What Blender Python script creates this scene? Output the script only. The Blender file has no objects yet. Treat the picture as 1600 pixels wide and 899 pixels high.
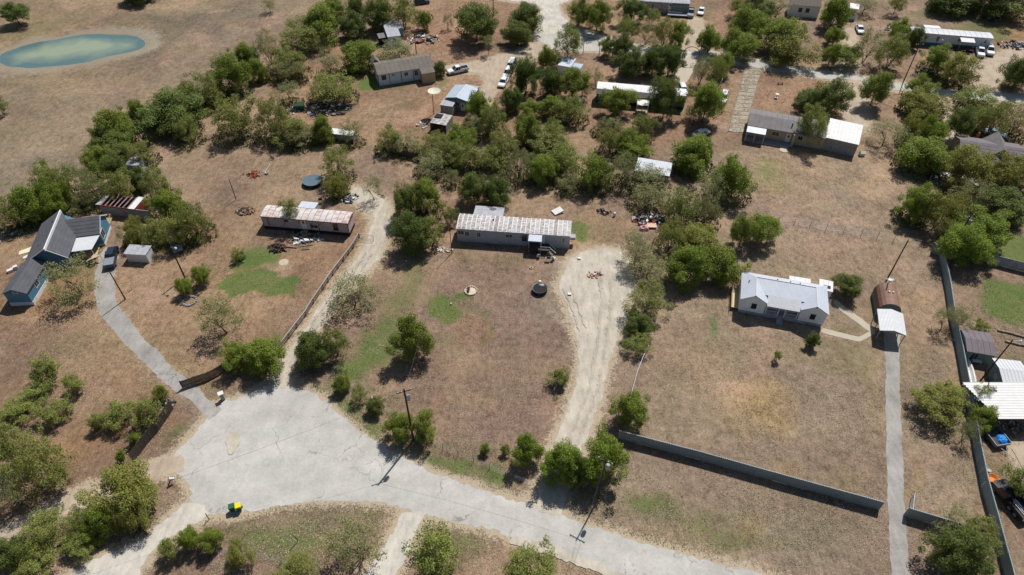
import bpy, bmesh, math, random
import numpy as np
from mathutils import Vector, Matrix
R_ = math.radians
scene = bpy.context.scene
COL = scene.collection
# ---------------------------------------------------------------- camera
F = 1066.0; CX, CY = 800.0, 449.5; TH = R_(45); H = 85.0
cam_d = bpy.data.cameras.new('camera'); cam = bpy.data.objects.new('camera', cam_d); COL.objects.link(cam)
cam_d.sensor_width = 36; cam_d.lens = 36 * F / 1600; cam_d.clip_start = 0.5; cam_d.clip_end = 5000
cam.location = (0, 0, H); cam.rotation_euler = (R_(45), 0, 0)
scene.camera = cam
# ---------------------------------------------------------------- sky, sun, exposure
SUN_EL, SUN_AZ = R_(56), R_(60)
w = bpy.data.worlds.new('World'); scene.world = w; w.use_nodes = True
nt = w.node_tree; bg = nt.nodes['Background']
sky = nt.nodes.new('ShaderNodeTexSky'); sky.sky_type = 'NISHITA'; sky.sun_disc = False
sky.sun_elevation = SUN_EL; sky.sun_rotation = R_(90) - SUN_AZ
nt.links.new(sky.outputs[0], bg.inputs[0]); bg.inputs[1].default_value = 0.064
sd = bpy.data.lights.new('sun', 'SUN'); sd.energy = 4.6; sd.angle = R_(0.53); sd.color = (1, 0.965, 0.92)
sun = bpy.data.objects.new('sun', sd); COL.objects.link(sun)
sdir = Vector((math.cos(SUN_AZ) * math.cos(SUN_EL), math.sin(SUN_AZ) * math.cos(SUN_EL), math.sin(SUN_EL)))
sun.rotation_euler = (-sdir).to_track_quat('-Z', 'Y').to_euler(); sun.location = (60, 120, 120)
vs = scene.view_settings; vs.view_transform = 'Standard'; vs.look = 'None'; vs.exposure = 0.14; vs.gamma = 1.0
scene.cycles.max_bounces = 6; scene.cycles.diffuse_bounces = 3; scene.cycles.glossy_bounces = 2
scene.cycles.transmission_bounces = 3; scene.cycles.transparent_max_bounces = 4

def G(px, py, h=0.0):
    a = (px - CX) / F; b = (py - CY) / F
    dy = math.cos(TH) - b * math.sin(TH); dz = -math.sin(TH) - b * math.cos(TH)
    t = (h - H) / dz
    return (a * t, dy * t)
def P(x, y, z=0.0):
    zc = y * math.cos(TH) - (z - H) * math.sin(TH); dn = -y * math.sin(TH) - (z - H) * math.cos(TH)
    return (CX + F * x / zc, CY + F * dn / zc)
def mpp(px, py, h=0.0):            # metres per pixel of the photograph (horizontal)
    x, y = G(px, py, h)
    return (y * math.cos(TH) - (h - H) * math.sin(TH)) / F
def frame(A, B, C, h):
    a = G(*A, h); b = G(*B, h); c = G(*C, h)
    L = math.dist(a, b); ux = ((b[0]-a[0])/L, (b[1]-a[1])/L); uy = (-ux[1], ux[0])
    d = (c[0]-a[0])*uy[0] + (c[1]-a[1])*uy[1]
    return a, math.atan2(ux[1], ux[0]), L, d
rng = random.Random(7)

# ---------------------------------------------------------------- node helpers
def srgb(r, g, b, k=1.0):
    f = lambda c: ((c/255+0.055)/1.055)**2.4 if c > 10 else c/255/12.92
    return (f(r)*k, f(g)*k, f(b)*k)
class NT:
    def __init__(s, m):
        m.use_nodes = True; s.t = m.node_tree; s.b = s.t.nodes['Principled BSDF']; s.out = s.t.nodes['Material Output']
        s.geo = s.t.nodes.new('ShaderNodeNewGeometry'); s.pos = s.geo.outputs['Position']
    def n(s, k): return s.t.nodes.new(k)
    def l(s, a, b): s.t.links.new(a, b)
    def put(s, v, sock):
        if isinstance(v, (int, float)): sock.default_value = v
        elif isinstance(v, tuple): sock.default_value = (*v, 1) if len(v) == 3 and sock.type == 'RGBA' else v
        else: s.l(v, sock)
    def noise(s, sc, det=3, rough=.6, vec=None, stretch=None):
        v = vec or s.pos
        if stretch:
            mp = s.n('ShaderNodeMapping'); s.l(v, mp.inputs[0]); mp.inputs['Scale'].default_value = stretch[:3]
            if len(stretch) > 3: mp.inputs['Rotation'].default_value = (0, 0, stretch[3])
            v = mp.outputs[0]
        t = s.n('ShaderNodeTexNoise'); s.l(v, t.inputs['Vector'])
        t.inputs['Scale'].default_value = sc; t.inputs['Detail'].default_value = det; t.inputs['Roughness'].default_value = rough
        return t.outputs['Fac']
    def ramp(s, v, a, b, lo=0., hi=1.):
        m = s.n('ShaderNodeMapRange'); s.put(v, m.inputs[0]); m.inputs[1].default_value = a; m.inputs[2].default_value = b
        m.inputs[3].default_value = lo; m.inputs[4].default_value = hi; return m.outputs[0]
    def mix(s, f, a, b, mode='MIX'):
        m = s.n('ShaderNodeMix'); m.data_type = 'RGBA'; m.blend_type = mode
        s.put(f, m.inputs[0]); s.put(a, m.inputs[6]); s.put(b, m.inputs[7]); return m.outputs[2]
    def math(s, op, a, b=0.0):
        m = s.n('ShaderNodeMath'); m.operation = op; s.put(a, m.inputs[0]); s.put(b, m.inputs[1]); return m.outputs[0]
    def scale(s, c, f):                      # colour times scalar
        m = s.n('ShaderNodeVectorMath'); m.operation = 'SCALE'; s.put(c, m.inputs[0]); s.put(f, m.inputs[3]); return m.outputs[0]
    def bump(s, h, st=.3, d=.05):
        b = s.n('ShaderNodeBump'); b.inputs['Strength'].default_value = st; b.inputs['Distance'].default_value = d
        s.l(h, b.inputs['Height']); s.l(b.outputs[0], s.b.inputs['Normal'])
    def base(s, c, rough=.9, spec=.2):
        s.put(c, s.b.inputs['Base Color']); s.put(rough, s.b.inputs['Roughness']); s.b.inputs['Specular IOR Level'].default_value = spec
MATS = {}
def mat(name, col, rough=.8, var=.18, sc=1.5, fine=9, dirt=None, dirt_amt=.5, metal=0., bump=.15, spec=.3, rnd=0., ribs=None):
    """weathered surface: colour varied by two noises, optional dirt/rust patches, optional ribs"""
    if name in MATS: return MATS[name]
    m = bpy.data.materials.new(name); t = NT(m)
    a = t.noise(sc, 4); b = t.noise(fine, 3)
    f = t.math('ADD', t.ramp(a, .3, .7, 1-var, 1+var), t.ramp(b, .3, .7, -var*.5, var*.5))
    c = t.scale(col, f)
    if rnd:
        oi = t.n('ShaderNodeObjectInfo'); c = t.scale(c, t.ramp(oi.outputs['Random'], 0, 1, 1-rnd, 1+rnd))
    if dirt:
        d = t.noise(sc*1.3+.3, 6, .7, stretch=(1, 1.7, 1))
        if rnd:
            d = t.math('ADD', d, t.ramp(oi.outputs['Random'], 0, 1, -.08, .08))
        c = t.mix(t.ramp(d, .62-dirt_amt*.3, .72-dirt_amt*.2), c, dirt)
    t.base(c, rough, spec); t.b.inputs['Metallic'].default_value = metal
    if ribs:
        tc = t.n('ShaderNodeTexCoord'); wv = t.n('ShaderNodeTexWave'); wv.bands_direction = ribs[0]
        wv.inputs['Scale'].default_value = ribs[1]; t.l(tc.outputs['Object'], wv.inputs[0]); wv.inputs['Distortion'].default_value = 0
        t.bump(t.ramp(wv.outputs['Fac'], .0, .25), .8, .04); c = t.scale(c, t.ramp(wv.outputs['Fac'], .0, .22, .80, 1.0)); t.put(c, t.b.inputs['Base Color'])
    elif bump: t.bump(b, bump, .04)
    MATS[name] = m; return m

# ---------------------------------------------------------------- object helpers
def tag(o, label=None, cat=None, group=None, kind=None):
    if label: o['label'] = label
    if cat: o['category'] = cat
    if group: o['group'] = group
    if kind: o['kind'] = kind
    return o
def empty(name, loc, rz=0., label=None, cat=None, group=None):
    o = bpy.data.objects.new(name, None); COL.objects.link(o); o.location = (loc[0], loc[1], loc[2] if len(loc) > 2 else 0)
    o.rotation_euler = (0, 0, rz); o.empty_display_size = .3
    return tag(o, label, cat, group)
def link(name, me, parent=None, loc=(0, 0, 0), rz=0.):
    o = bpy.data.objects.new(name, me); COL.objects.link(o); o.location = (loc[0], loc[1], loc[2] if len(loc) > 2 else 0); o.rotation_euler = (0, 0, rz)
    if parent: o.parent = parent
    return o
class MB:
    def __init__(s): s.v = []; s.f = []; s.m = []; s.cur = 0
    def add(s, vs, fs):
        k = len(s.v); s.v += [tuple(p) for p in vs]; s.f += [tuple(i + k for i in f) for f in fs]; s.m += [s.cur] * len(fs); return s
    def box(s, x0, x1, y0, y1, z0, z1):
        return s.add([(x0,y0,z0),(x1,y0,z0),(x1,y1,z0),(x0,y1,z0),(x0,y0,z1),(x1,y0,z1),(x1,y1,z1),(x0,y1,z1)],
                     [(0,3,2,1),(4,5,6,7),(0,1,5,4),(1,2,6,5),(2,3,7,6),(3,0,4,7)])
    def hexa(s, b, t):     # 4 bottom points, 4 top points
        return s.add(list(b) + list(t), [(0,3,2,1),(4,5,6,7),(0,1,5,4),(1,2,6,5),(2,3,7,6),(3,0,4,7)])
    def slab(s, pts, th):  # sloping sheet of thickness th below the given top polygon
        n = len(pts); lo = [(p[0], p[1], p[2]-th) for p in pts]
        return s.add(lo + list(pts), [tuple(range(n-1, -1, -1)), tuple(range(n, 2*n))] + [(i, (i+1) % n, n+(i+1) % n, n+i) for i in range(n)])
    def prism_x(s, prof, x0, x1):   # profile of (y,z) extruded along x
        n = len(prof)
        vs = [(x0, p[0], p[1]) for p in prof] + [(x1, p[0], p[1]) for p in prof]
        return s.add(vs, [tuple(range(n-1, -1, -1)), tuple(range(n, 2*n))] + [(i, (i+1) % n, n+(i+1) % n, n+i) for i in range(n)])
    def prism_y(s, prof, y0, y1):
        n = len(prof)
        vs = [(p[0], y0, p[1]) for p in prof] + [(p[0], y1, p[1]) for p in prof]
        return s.add(vs, [tuple(range(n)), tuple(range(2*n-1, n-1, -1))] + [(i, n+i, n+(i+1) % n, (i+1) % n) for i in range(n)])
    def tube(s, p0, p1, r0, r1=None, n=6, cap=True):
        r1 = r0 if r1 is None else r1; a = Vector(p0); b = Vector(p1); d = (b-a)
        if d.length < 1e-6: return s
        d.normalize(); u = d.orthogonal().normalized(); v = d.cross(u)
        vs = []
        for c, r in ((a, r0), (b, r1)):
            for i in range(n):
                t = 2*math.pi*i/n; vs.append(c + u*math.cos(t)*r + v*math.sin(t)*r)
        fs = [(i, (i+1) % n, n+(i+1) % n, n+i) for i in range(n)]
        if cap: fs += [tuple(range(n-1, -1, -1)), tuple(range(n, 2*n))]
        return s.add(vs, fs)
    def lathe(s, prof, n=20, c=(0, 0)):
        k = len(prof); vs = []
        for i in range(n):
            t = 2*math.pi*i/n; vs += [(c[0]+r*math.cos(t), c[1]+r*math.sin(t), z) for r, z in prof]
        fs = []
        for i in range(n):
            j = (i+1) % n
            fs += [(i*k+q, j*k+q, j*k+q+1, i*k+q+1) for q in range(k-1)]
        return s.add(vs, fs)
    def mesh(s, name, *ms):
        me = bpy.data.meshes.new(name); me.from_pydata(s.v, [], s.f)
        for m in ms: me.materials.append(m)
        if len(ms) > 1: me.polygons.foreach_set('material_index', s.m)
        bm = bmesh.new(); bm.from_mesh(me); bmesh.ops.recalc_face_normals(bm, faces=bm.faces); bm.to_mesh(me); bm.free()
        return me
    def build(s, name, m, parent=None, loc=(0, 0, 0), rz=0., label=None):
        ms = m if isinstance(m, (list, tuple)) else (m,)
        o = link(name, s.mesh(name, *ms), parent, loc, rz)
        if label: o['label'] = label
        return o

# ---------------------------------------------------------------- value noise in numpy
def vnoise(x, y, sc, seed):
    r = np.random.RandomState(seed); g = r.rand(256, 256)
    X = x/sc + 1000; Y = y/sc + 1000; xi = np.floor(X).astype(int); yi = np.floor(Y).astype(int)
    fx = X-xi; fy = Y-yi; fx = fx*fx*(3-2*fx); fy = fy*fy*(3-2*fy)
    a = g[xi % 256, yi % 256]; b = g[(xi+1) % 256, yi % 256]; c = g[xi % 256, (yi+1) % 256]; d = g[(xi+1) % 256, (yi+1) % 256]
    return (a*(1-fx)+b*fx)*(1-fy)+(c*(1-fx)+d*fx)*fy - .5
def fbm(x, y, sc, seed, o=4):
    s = 0; a = 1
    for i in range(o): s = s + a*vnoise(x, y, sc/2**i, seed+i); a *= .55
    return s
def poly_sd(x, y, poly):      # signed distance, inside positive
    d = np.full(x.shape, 1e9); ins = np.zeros(x.shape, bool); n = len(poly)
    for i in range(n):
        x0, y0 = poly[i]; x1, y1 = poly[(i+1) % n]; ex, ey = x1-x0, y1-y0
        t = np.clip(((x-x0)*ex+(y-y0)*ey)/(ex*ex+ey*ey+1e-9), 0, 1)
        d = np.minimum(d, np.hypot(x-x0-t*ex, y-y0-t*ey))
        cr = ((y0 > y) != (y1 > y)) & (x < (x1-x0)*(y-y0)/((y1-y0) if abs(y1-y0) > 1e-9 else 1e-9)+x0)
        ins ^= cr
    return np.where(ins, d, -d)
def line_d(x, y, pts):
    d = np.full(x.shape, 1e9)
    for (x0, y0), (x1, y1) in zip(pts, pts[1:]):
        ex, ey = x1-x0, y1-y0; t = np.clip(((x-x0)*ex+(y-y0)*ey)/(ex*ex+ey*ey+1e-9), 0, 1)
        d = np.minimum(d, np.hypot(x-x0-t*ex, y-y0-t*ey))
    return d
# ================================================================ ROADS (outlines in photo pixels, laid on the ground plane)
def ribbon(pts, ws):           # centre line in px + width in px -> outline
    L, Rr = [], []
    for i, (x, y) in enumerate(pts):
        a = pts[max(0, i-1)]; b = pts[min(len(pts)-1, i+1)]; dx, dy = b[0]-a[0], b[1]-a[1]; n = math.hypot(dx, dy) or 1
        w_ = ws[i] if isinstance(ws, (list, tuple)) else ws
        L.append((x-dy/n*w_/2, y+dx/n*w_/2)); Rr.append((x+dy/n*w_/2, y-dx/n*w_/2))
    return L + Rr[::-1]
CUL = [(330,640),(350,628),(372,622),(400,610),(426,600),(460,605),(500,620),(530,645),(558,672),(585,690),(620,710),(660,731),(700,746),(760,768),(800,780),(840,790),(868,800),(912,818),(960,835),(1010,850),(1080,870),(1160,891),(1240,912),(1420,960),(1420,1010),(1200,975),(1060,930),(980,899),(940,885),(870,860),(800,838),(740,822),(700,812),(660,808),(620,790),(580,783),(530,781),(470,785),(425,790),(400,797),(370,801),(325,805),(302,798),(296,770),(288,742),(268,733),(270,712),(300,680),(318,660)]
ROADS = [
 ('road', 'conc', CUL, .6),
 ('dirt_track', 'caliche', [(302,786),(285,790),(232,838),(190,858),(158,868),(130,885),(95,905),(60,930),(190,935),(215,899),(228,872),(250,850),(292,822),(330,806),(320,795)], .5),
 ('dirt_track', 'dust', [(288,712),(262,716),(235,728),(218,740),(150,756),(105,776),(60,800),(20,820),(-20,840),(-20,858),(15,842),(60,820),(100,803),(150,788),(225,750),(262,741),(290,738)], .5),
 ('driveway', 'asph', ribbon([(338,648),(310,622),(285,604),(262,585),(238,560),(210,533),(186,503),(170,485),(164,462),(163,430),(168,405),(176,392)], [26,22,24,26,28,28,30,34,32,30,30,24]), .35),
 ('driveway', 'lane', ribbon([(440,606),(444,575),(466,545),(492,505),(520,465),(552,432),(572,408),(584,388),(590,365),(598,345),(592,325),(570,310),(548,300)], [36,22,19,18,18,25,28,28,26,26,30,28,18]), .6),
 ('driveway', 'gravel', [(828,790),(836,762),(852,735),(860,702),(872,675),(887,640),(899,605),(907,565),(906,540),(897,515),(890,490),(882,468),(872,450),(880,430),(890,405),(915,393),(945,388),(968,392),(982,410),(990,430),(988,455),(980,480),(972,512),(960,545),(950,570),(940,615),(924,665),(912,700),(896,740),(880,790),(872,806),(850,800)], .5),
 ('driveway', 'asph', [(1380,515),(1408,518),(1405,560),(1408,650),(1410,720),(1413,780),(1417,850),(1423,905),(1432,990),(1402,990),(1394,899),(1390,850),(1387,780),(1385,720),(1384,650),(1383,560)], .18),
 ('footpath', 'path', ribbon([(1283,516),(1305,522),(1343,531),(1352,526),(1367,518)], 7.5), .05),
 ('footpath', 'path', ribbon([(1303,470),(1318,484),(1332,494),(1344,502),(1354,511),(1366,517)], [7,9,9,9,9,9]), .05),
 ('driveway', 'caliche', [(628,800),(668,802),(660,815),(640,855),(618,899),(600,940),(550,940),(570,899),(595,862),(612,835),(622,812)], .45),
 ('road', 'conc2', [(840,35),(868,36),(905,44),(950,60),(1000,72),(1050,80),(1100,78),(1145,88),(1200,97),(1255,107),(1320,116),(1420,132),(1480,141),(1530,144),(1560,146),(1640,152),(1640,164),(1560,157),(1500,154),(1460,147),(1400,142),(1330,132),(1300,125),(1200,109),(1143,100),(1105,94),(1060,93),(1010,86),(960,81),(910,80),(870,78),(845,74),(832,60)], .5),
 ('dirt_track', 'dust', [(840,62),(862,74),(858,84),(835,96),(812,100),(790,104),(779,120),(772,142),(762,160),(745,168),(742,158),(757,140),(762,124),(752,115),(735,114),(716,112),(700,112),(700,104),(735,100),(770,90),(805,82),(828,72)], .7),
 ('dirt_track', 'caliche', [(890,36),(876,20),(872,8),(905,-6),(860,-12),(800,-14),(740,-16),(740,-5),(790,1),(830,6),(847,14),(845,25),(834,42),(850,54),(880,50)], .6),
 ('driveway', 'slabs', [(1164,105),(1191,107),(1163,208),(1136,206)], .12),
 ('driveway', 'dust', [(1322,124),(1352,128),(1354,160),(1358,196),(1350,206),(1322,190),(1324,160)], .35),
 ('driveway', 'dust', [(1306,112),(1316,92),(1324,74),(1318,46),(1334,46),(1340,76),(1336,96),(1338,118)], .3),
 ('driveway', 'dust', ribbon([(1478,150),(1481,175),(1486,205),(1488,235)], 11), .3),
 ('driveway', 'dust', [(1525,145),(1524,120),(1518,104),(1520,92),(1545,96),(1560,86),(1590,72),(1630,66),(1630,90),(1596,98),(1575,112),(1556,128),(1550,146)], .6),
 ('driveway', 'dust', [(1079,28),(1094,30),(1096,45),(1092,62),(1094,80),(1070,80),(1074,60),(1080,45)], .4),
 ('driveway', 'path', [(1062,90),(1090,92),(1083,108),(1074,130),(1058,133),(1052,120),(1050,108)], .3),
 ('driveway', 'dust', [(1580,700),(1600,696),(1640,700),(1640,760),(1604,742),(1592,722)], .2),
]
PAVED = [[G(*p) for p in r[2]] for r in ROADS]

# ================================================================ GROUND
def axis(lo, hi, step, ext):
    a = list(np.arange(lo, hi+1e-6, step)); k = step; l = lo; h = hi
    while h < ext:
        k *= 1.35; l -= k; h += k; a = [l] + a + [h]
    return np.array(a)
gx = axis(-185, 185, .8, 1800); gy = axis(20, 262, .8, 1800)
X, Y = np.meshgrid(gx, gy); X = X.ravel(); Y = Y.ravel(); nx, ny = len(gx), len(gy)
POND = [(-14,88),(-6,80),(10,74),(30,67),(60,60),(95,55),(130,49),(160,47),(185,48),(205,48),(222,51),(234,58),(236,67),(228,75),(212,81),(190,86),(165,90),(135,99),(105,104),(70,107),(35,109),(5,106),(-12,100)]
POND_W = [G(*p) for p in POND]
sdp = poly_sd(X, Y, POND_W) + fbm(X, Y, 8, 5)*.9
Z = fbm(X, Y, 22, 11)*.16 + fbm(X, Y, 4, 17)*.05
near_road = np.full(X.shape, -1e9)
for p, rk in zip(PAVED, [r_[1] for r_ in ROADS]):
    xs = [q[0] for q in p]; ys = [q[1] for q in p]
    m = (X > min(xs)-8) & (X < max(xs)+8) & (Y > min(ys)-8) & (Y < max(ys)+8)
    near_road[m] = np.maximum(near_road[m], poly_sd(X[m], Y[m], p)-({'asph': 1.7, 'path': 2.2, 'slabs': 1.8}.get(rk, 0)))
nrs = np.clip((near_road+4.5)/3, 0, 1)
Z = np.where(Y < 20, 0, Z) * 0.0 + 0.0*nrs          # the lots are flat; relief comes from the material and the tufts
Z = Z - .9*np.clip((sdp+6)/14, 0, 1)**1.2*(sdp > -6)
YC = np.maximum(Y, -20.)
zc = YC*math.cos(TH)+H*math.sin(TH); PX = CX+F*X/zc; PY = CY+F*(-YC*math.sin(TH)+H*math.cos(TH))/zc
wx = fbm(X, Y, 9, 31)*1.0; wy = fbm(X, Y, 9, 47)*1.0      # metres of warp
sc_ = F/zc
wx = wx+fbm(X, Y, 2.5, 33)*.45; wy = wy+fbm(X, Y, 2.5, 43)*.45
PXw = PX + wx*3.6*sc_; PYw = PY + wy*3.6*sc_*.8
C = np.empty((len(X), 3)); M = np.zeros((len(X), 3))
def lin(c): return np.array(srgb(*c))
C[:] = lin((140, 118, 96))
def pt(shape, col=None, st=1., soft=14, chan=None, mv=1., warp=1, cs=1.):
    global C
    x = PXw if warp else PX; y = PYw if warp else PY
    if shape[0] == 'e':
        _, cx, cy, rx, ry, an = (*shape, 0)[:6]
        ca, sa = math.cos(R_(an)), math.sin(R_(an)); dx = (x-cx); dy = (y-cy)
        u = (dx*ca+dy*sa)/rx; v = (-dx*sa+dy*ca)/ry
        d = (1-np.hypot(u, v))*min(rx, ry)
    elif shape[0] == 'l':
        d = shape[1]/2-line_d(x, y, shape[2])
    else: d = poly_sd(x, y, shape[1])
    k = np.clip(d/soft+.5, 0, 1); k = k*k*(3-2*k)*st
    if col is not None: C = C*(1-k[:, None]*cs) + lin(col)*k[:, None]*cs
    if chan is not None: M[:, chan] = np.maximum(M[:, chan]*(1-(k if mv == 0 else 0)), k*mv)
Pg = lambda *p: ('p', list(p))
E_ = lambda *a: ('e', *a)
Ln = lambda w_, *p: ('l', w_, list(p))
# broad regions
pt(Pg((-400,-400),(560,-400),(540,0),(480,30),(400,80),(300,150),(210,220),(130,275),(60,300),(-60,330),(-400,380)), (138,122,99), 1, 30)
pt(E_(60,40,240,40,-8), (150,128,92), .6, 40); pt(E_(40,55,90,22,-10),(160,138,88),.5,20)
pt(E_(330,30,90,25), (118,106,90), .6, 30); pt(E_(100,190,150,40,-20), (150,131,103), .6, 40); pt(E_(300,95,120,20,-25),(152,130,106),.5,24)
pt(E_(30,265,120,25,-10), (128,116,96), .7, 30); pt(E_(250,15,60,6),(172,150,122),.4,8); pt(E_(345,20,22,5),(186,160,128),.5,8)
pt(Pg((230,222),(640,240),(600,330),(400,330),(330,400),(230,300)), (141,118,98), 1, 18)           # mown lot upper left
pt(Pg((330,330),(600,330),(590,420),(470,600),(200,600),(150,480),(180,400)), (146,116,88), 1, 30)
pt(Pg((-60,400),(150,400),(150,520),(300,660),(260,760),(-60,900)), (139,110,84), 1, 30)
pt(Pg((700,260),(1040,320),(980,480),(900,740),(540,600),(620,400)), (140,115,98), 1, 20)         # central lot
pt(Pg((1050,230),(1420,240),(1480,400),(1560,900),(1400,880),(980,680),(1010,500)), (150,130,106), 1, 26) # right lots
pt(Pg((930,700),(1380,810),(1400,899),(1300,950),(920,830)), (150,131,108), 1, 20)
pt(Pg((560,60),(1200,130),(1150,230),(600,230),(420,200),(430,100)), (146,116,90), 1, 26)
pt(Pg((1140,100),(1360,130),(1350,190),(1180,175)), (152,120,92), 1, 8)
pt(Pg((1230,-60),(1700,-60),(1700,140),(1240,100)), (142,120,98), 1, 26)
pt(Pg((620,-60),(1100,-60),(1100,70),(900,40),(640,100)), (150,120,92), 1, 20)
pt(Pg((250,820),(1160,890),(1100,1100),(200,1100)), (140,114,92), 1, 24)
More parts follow.
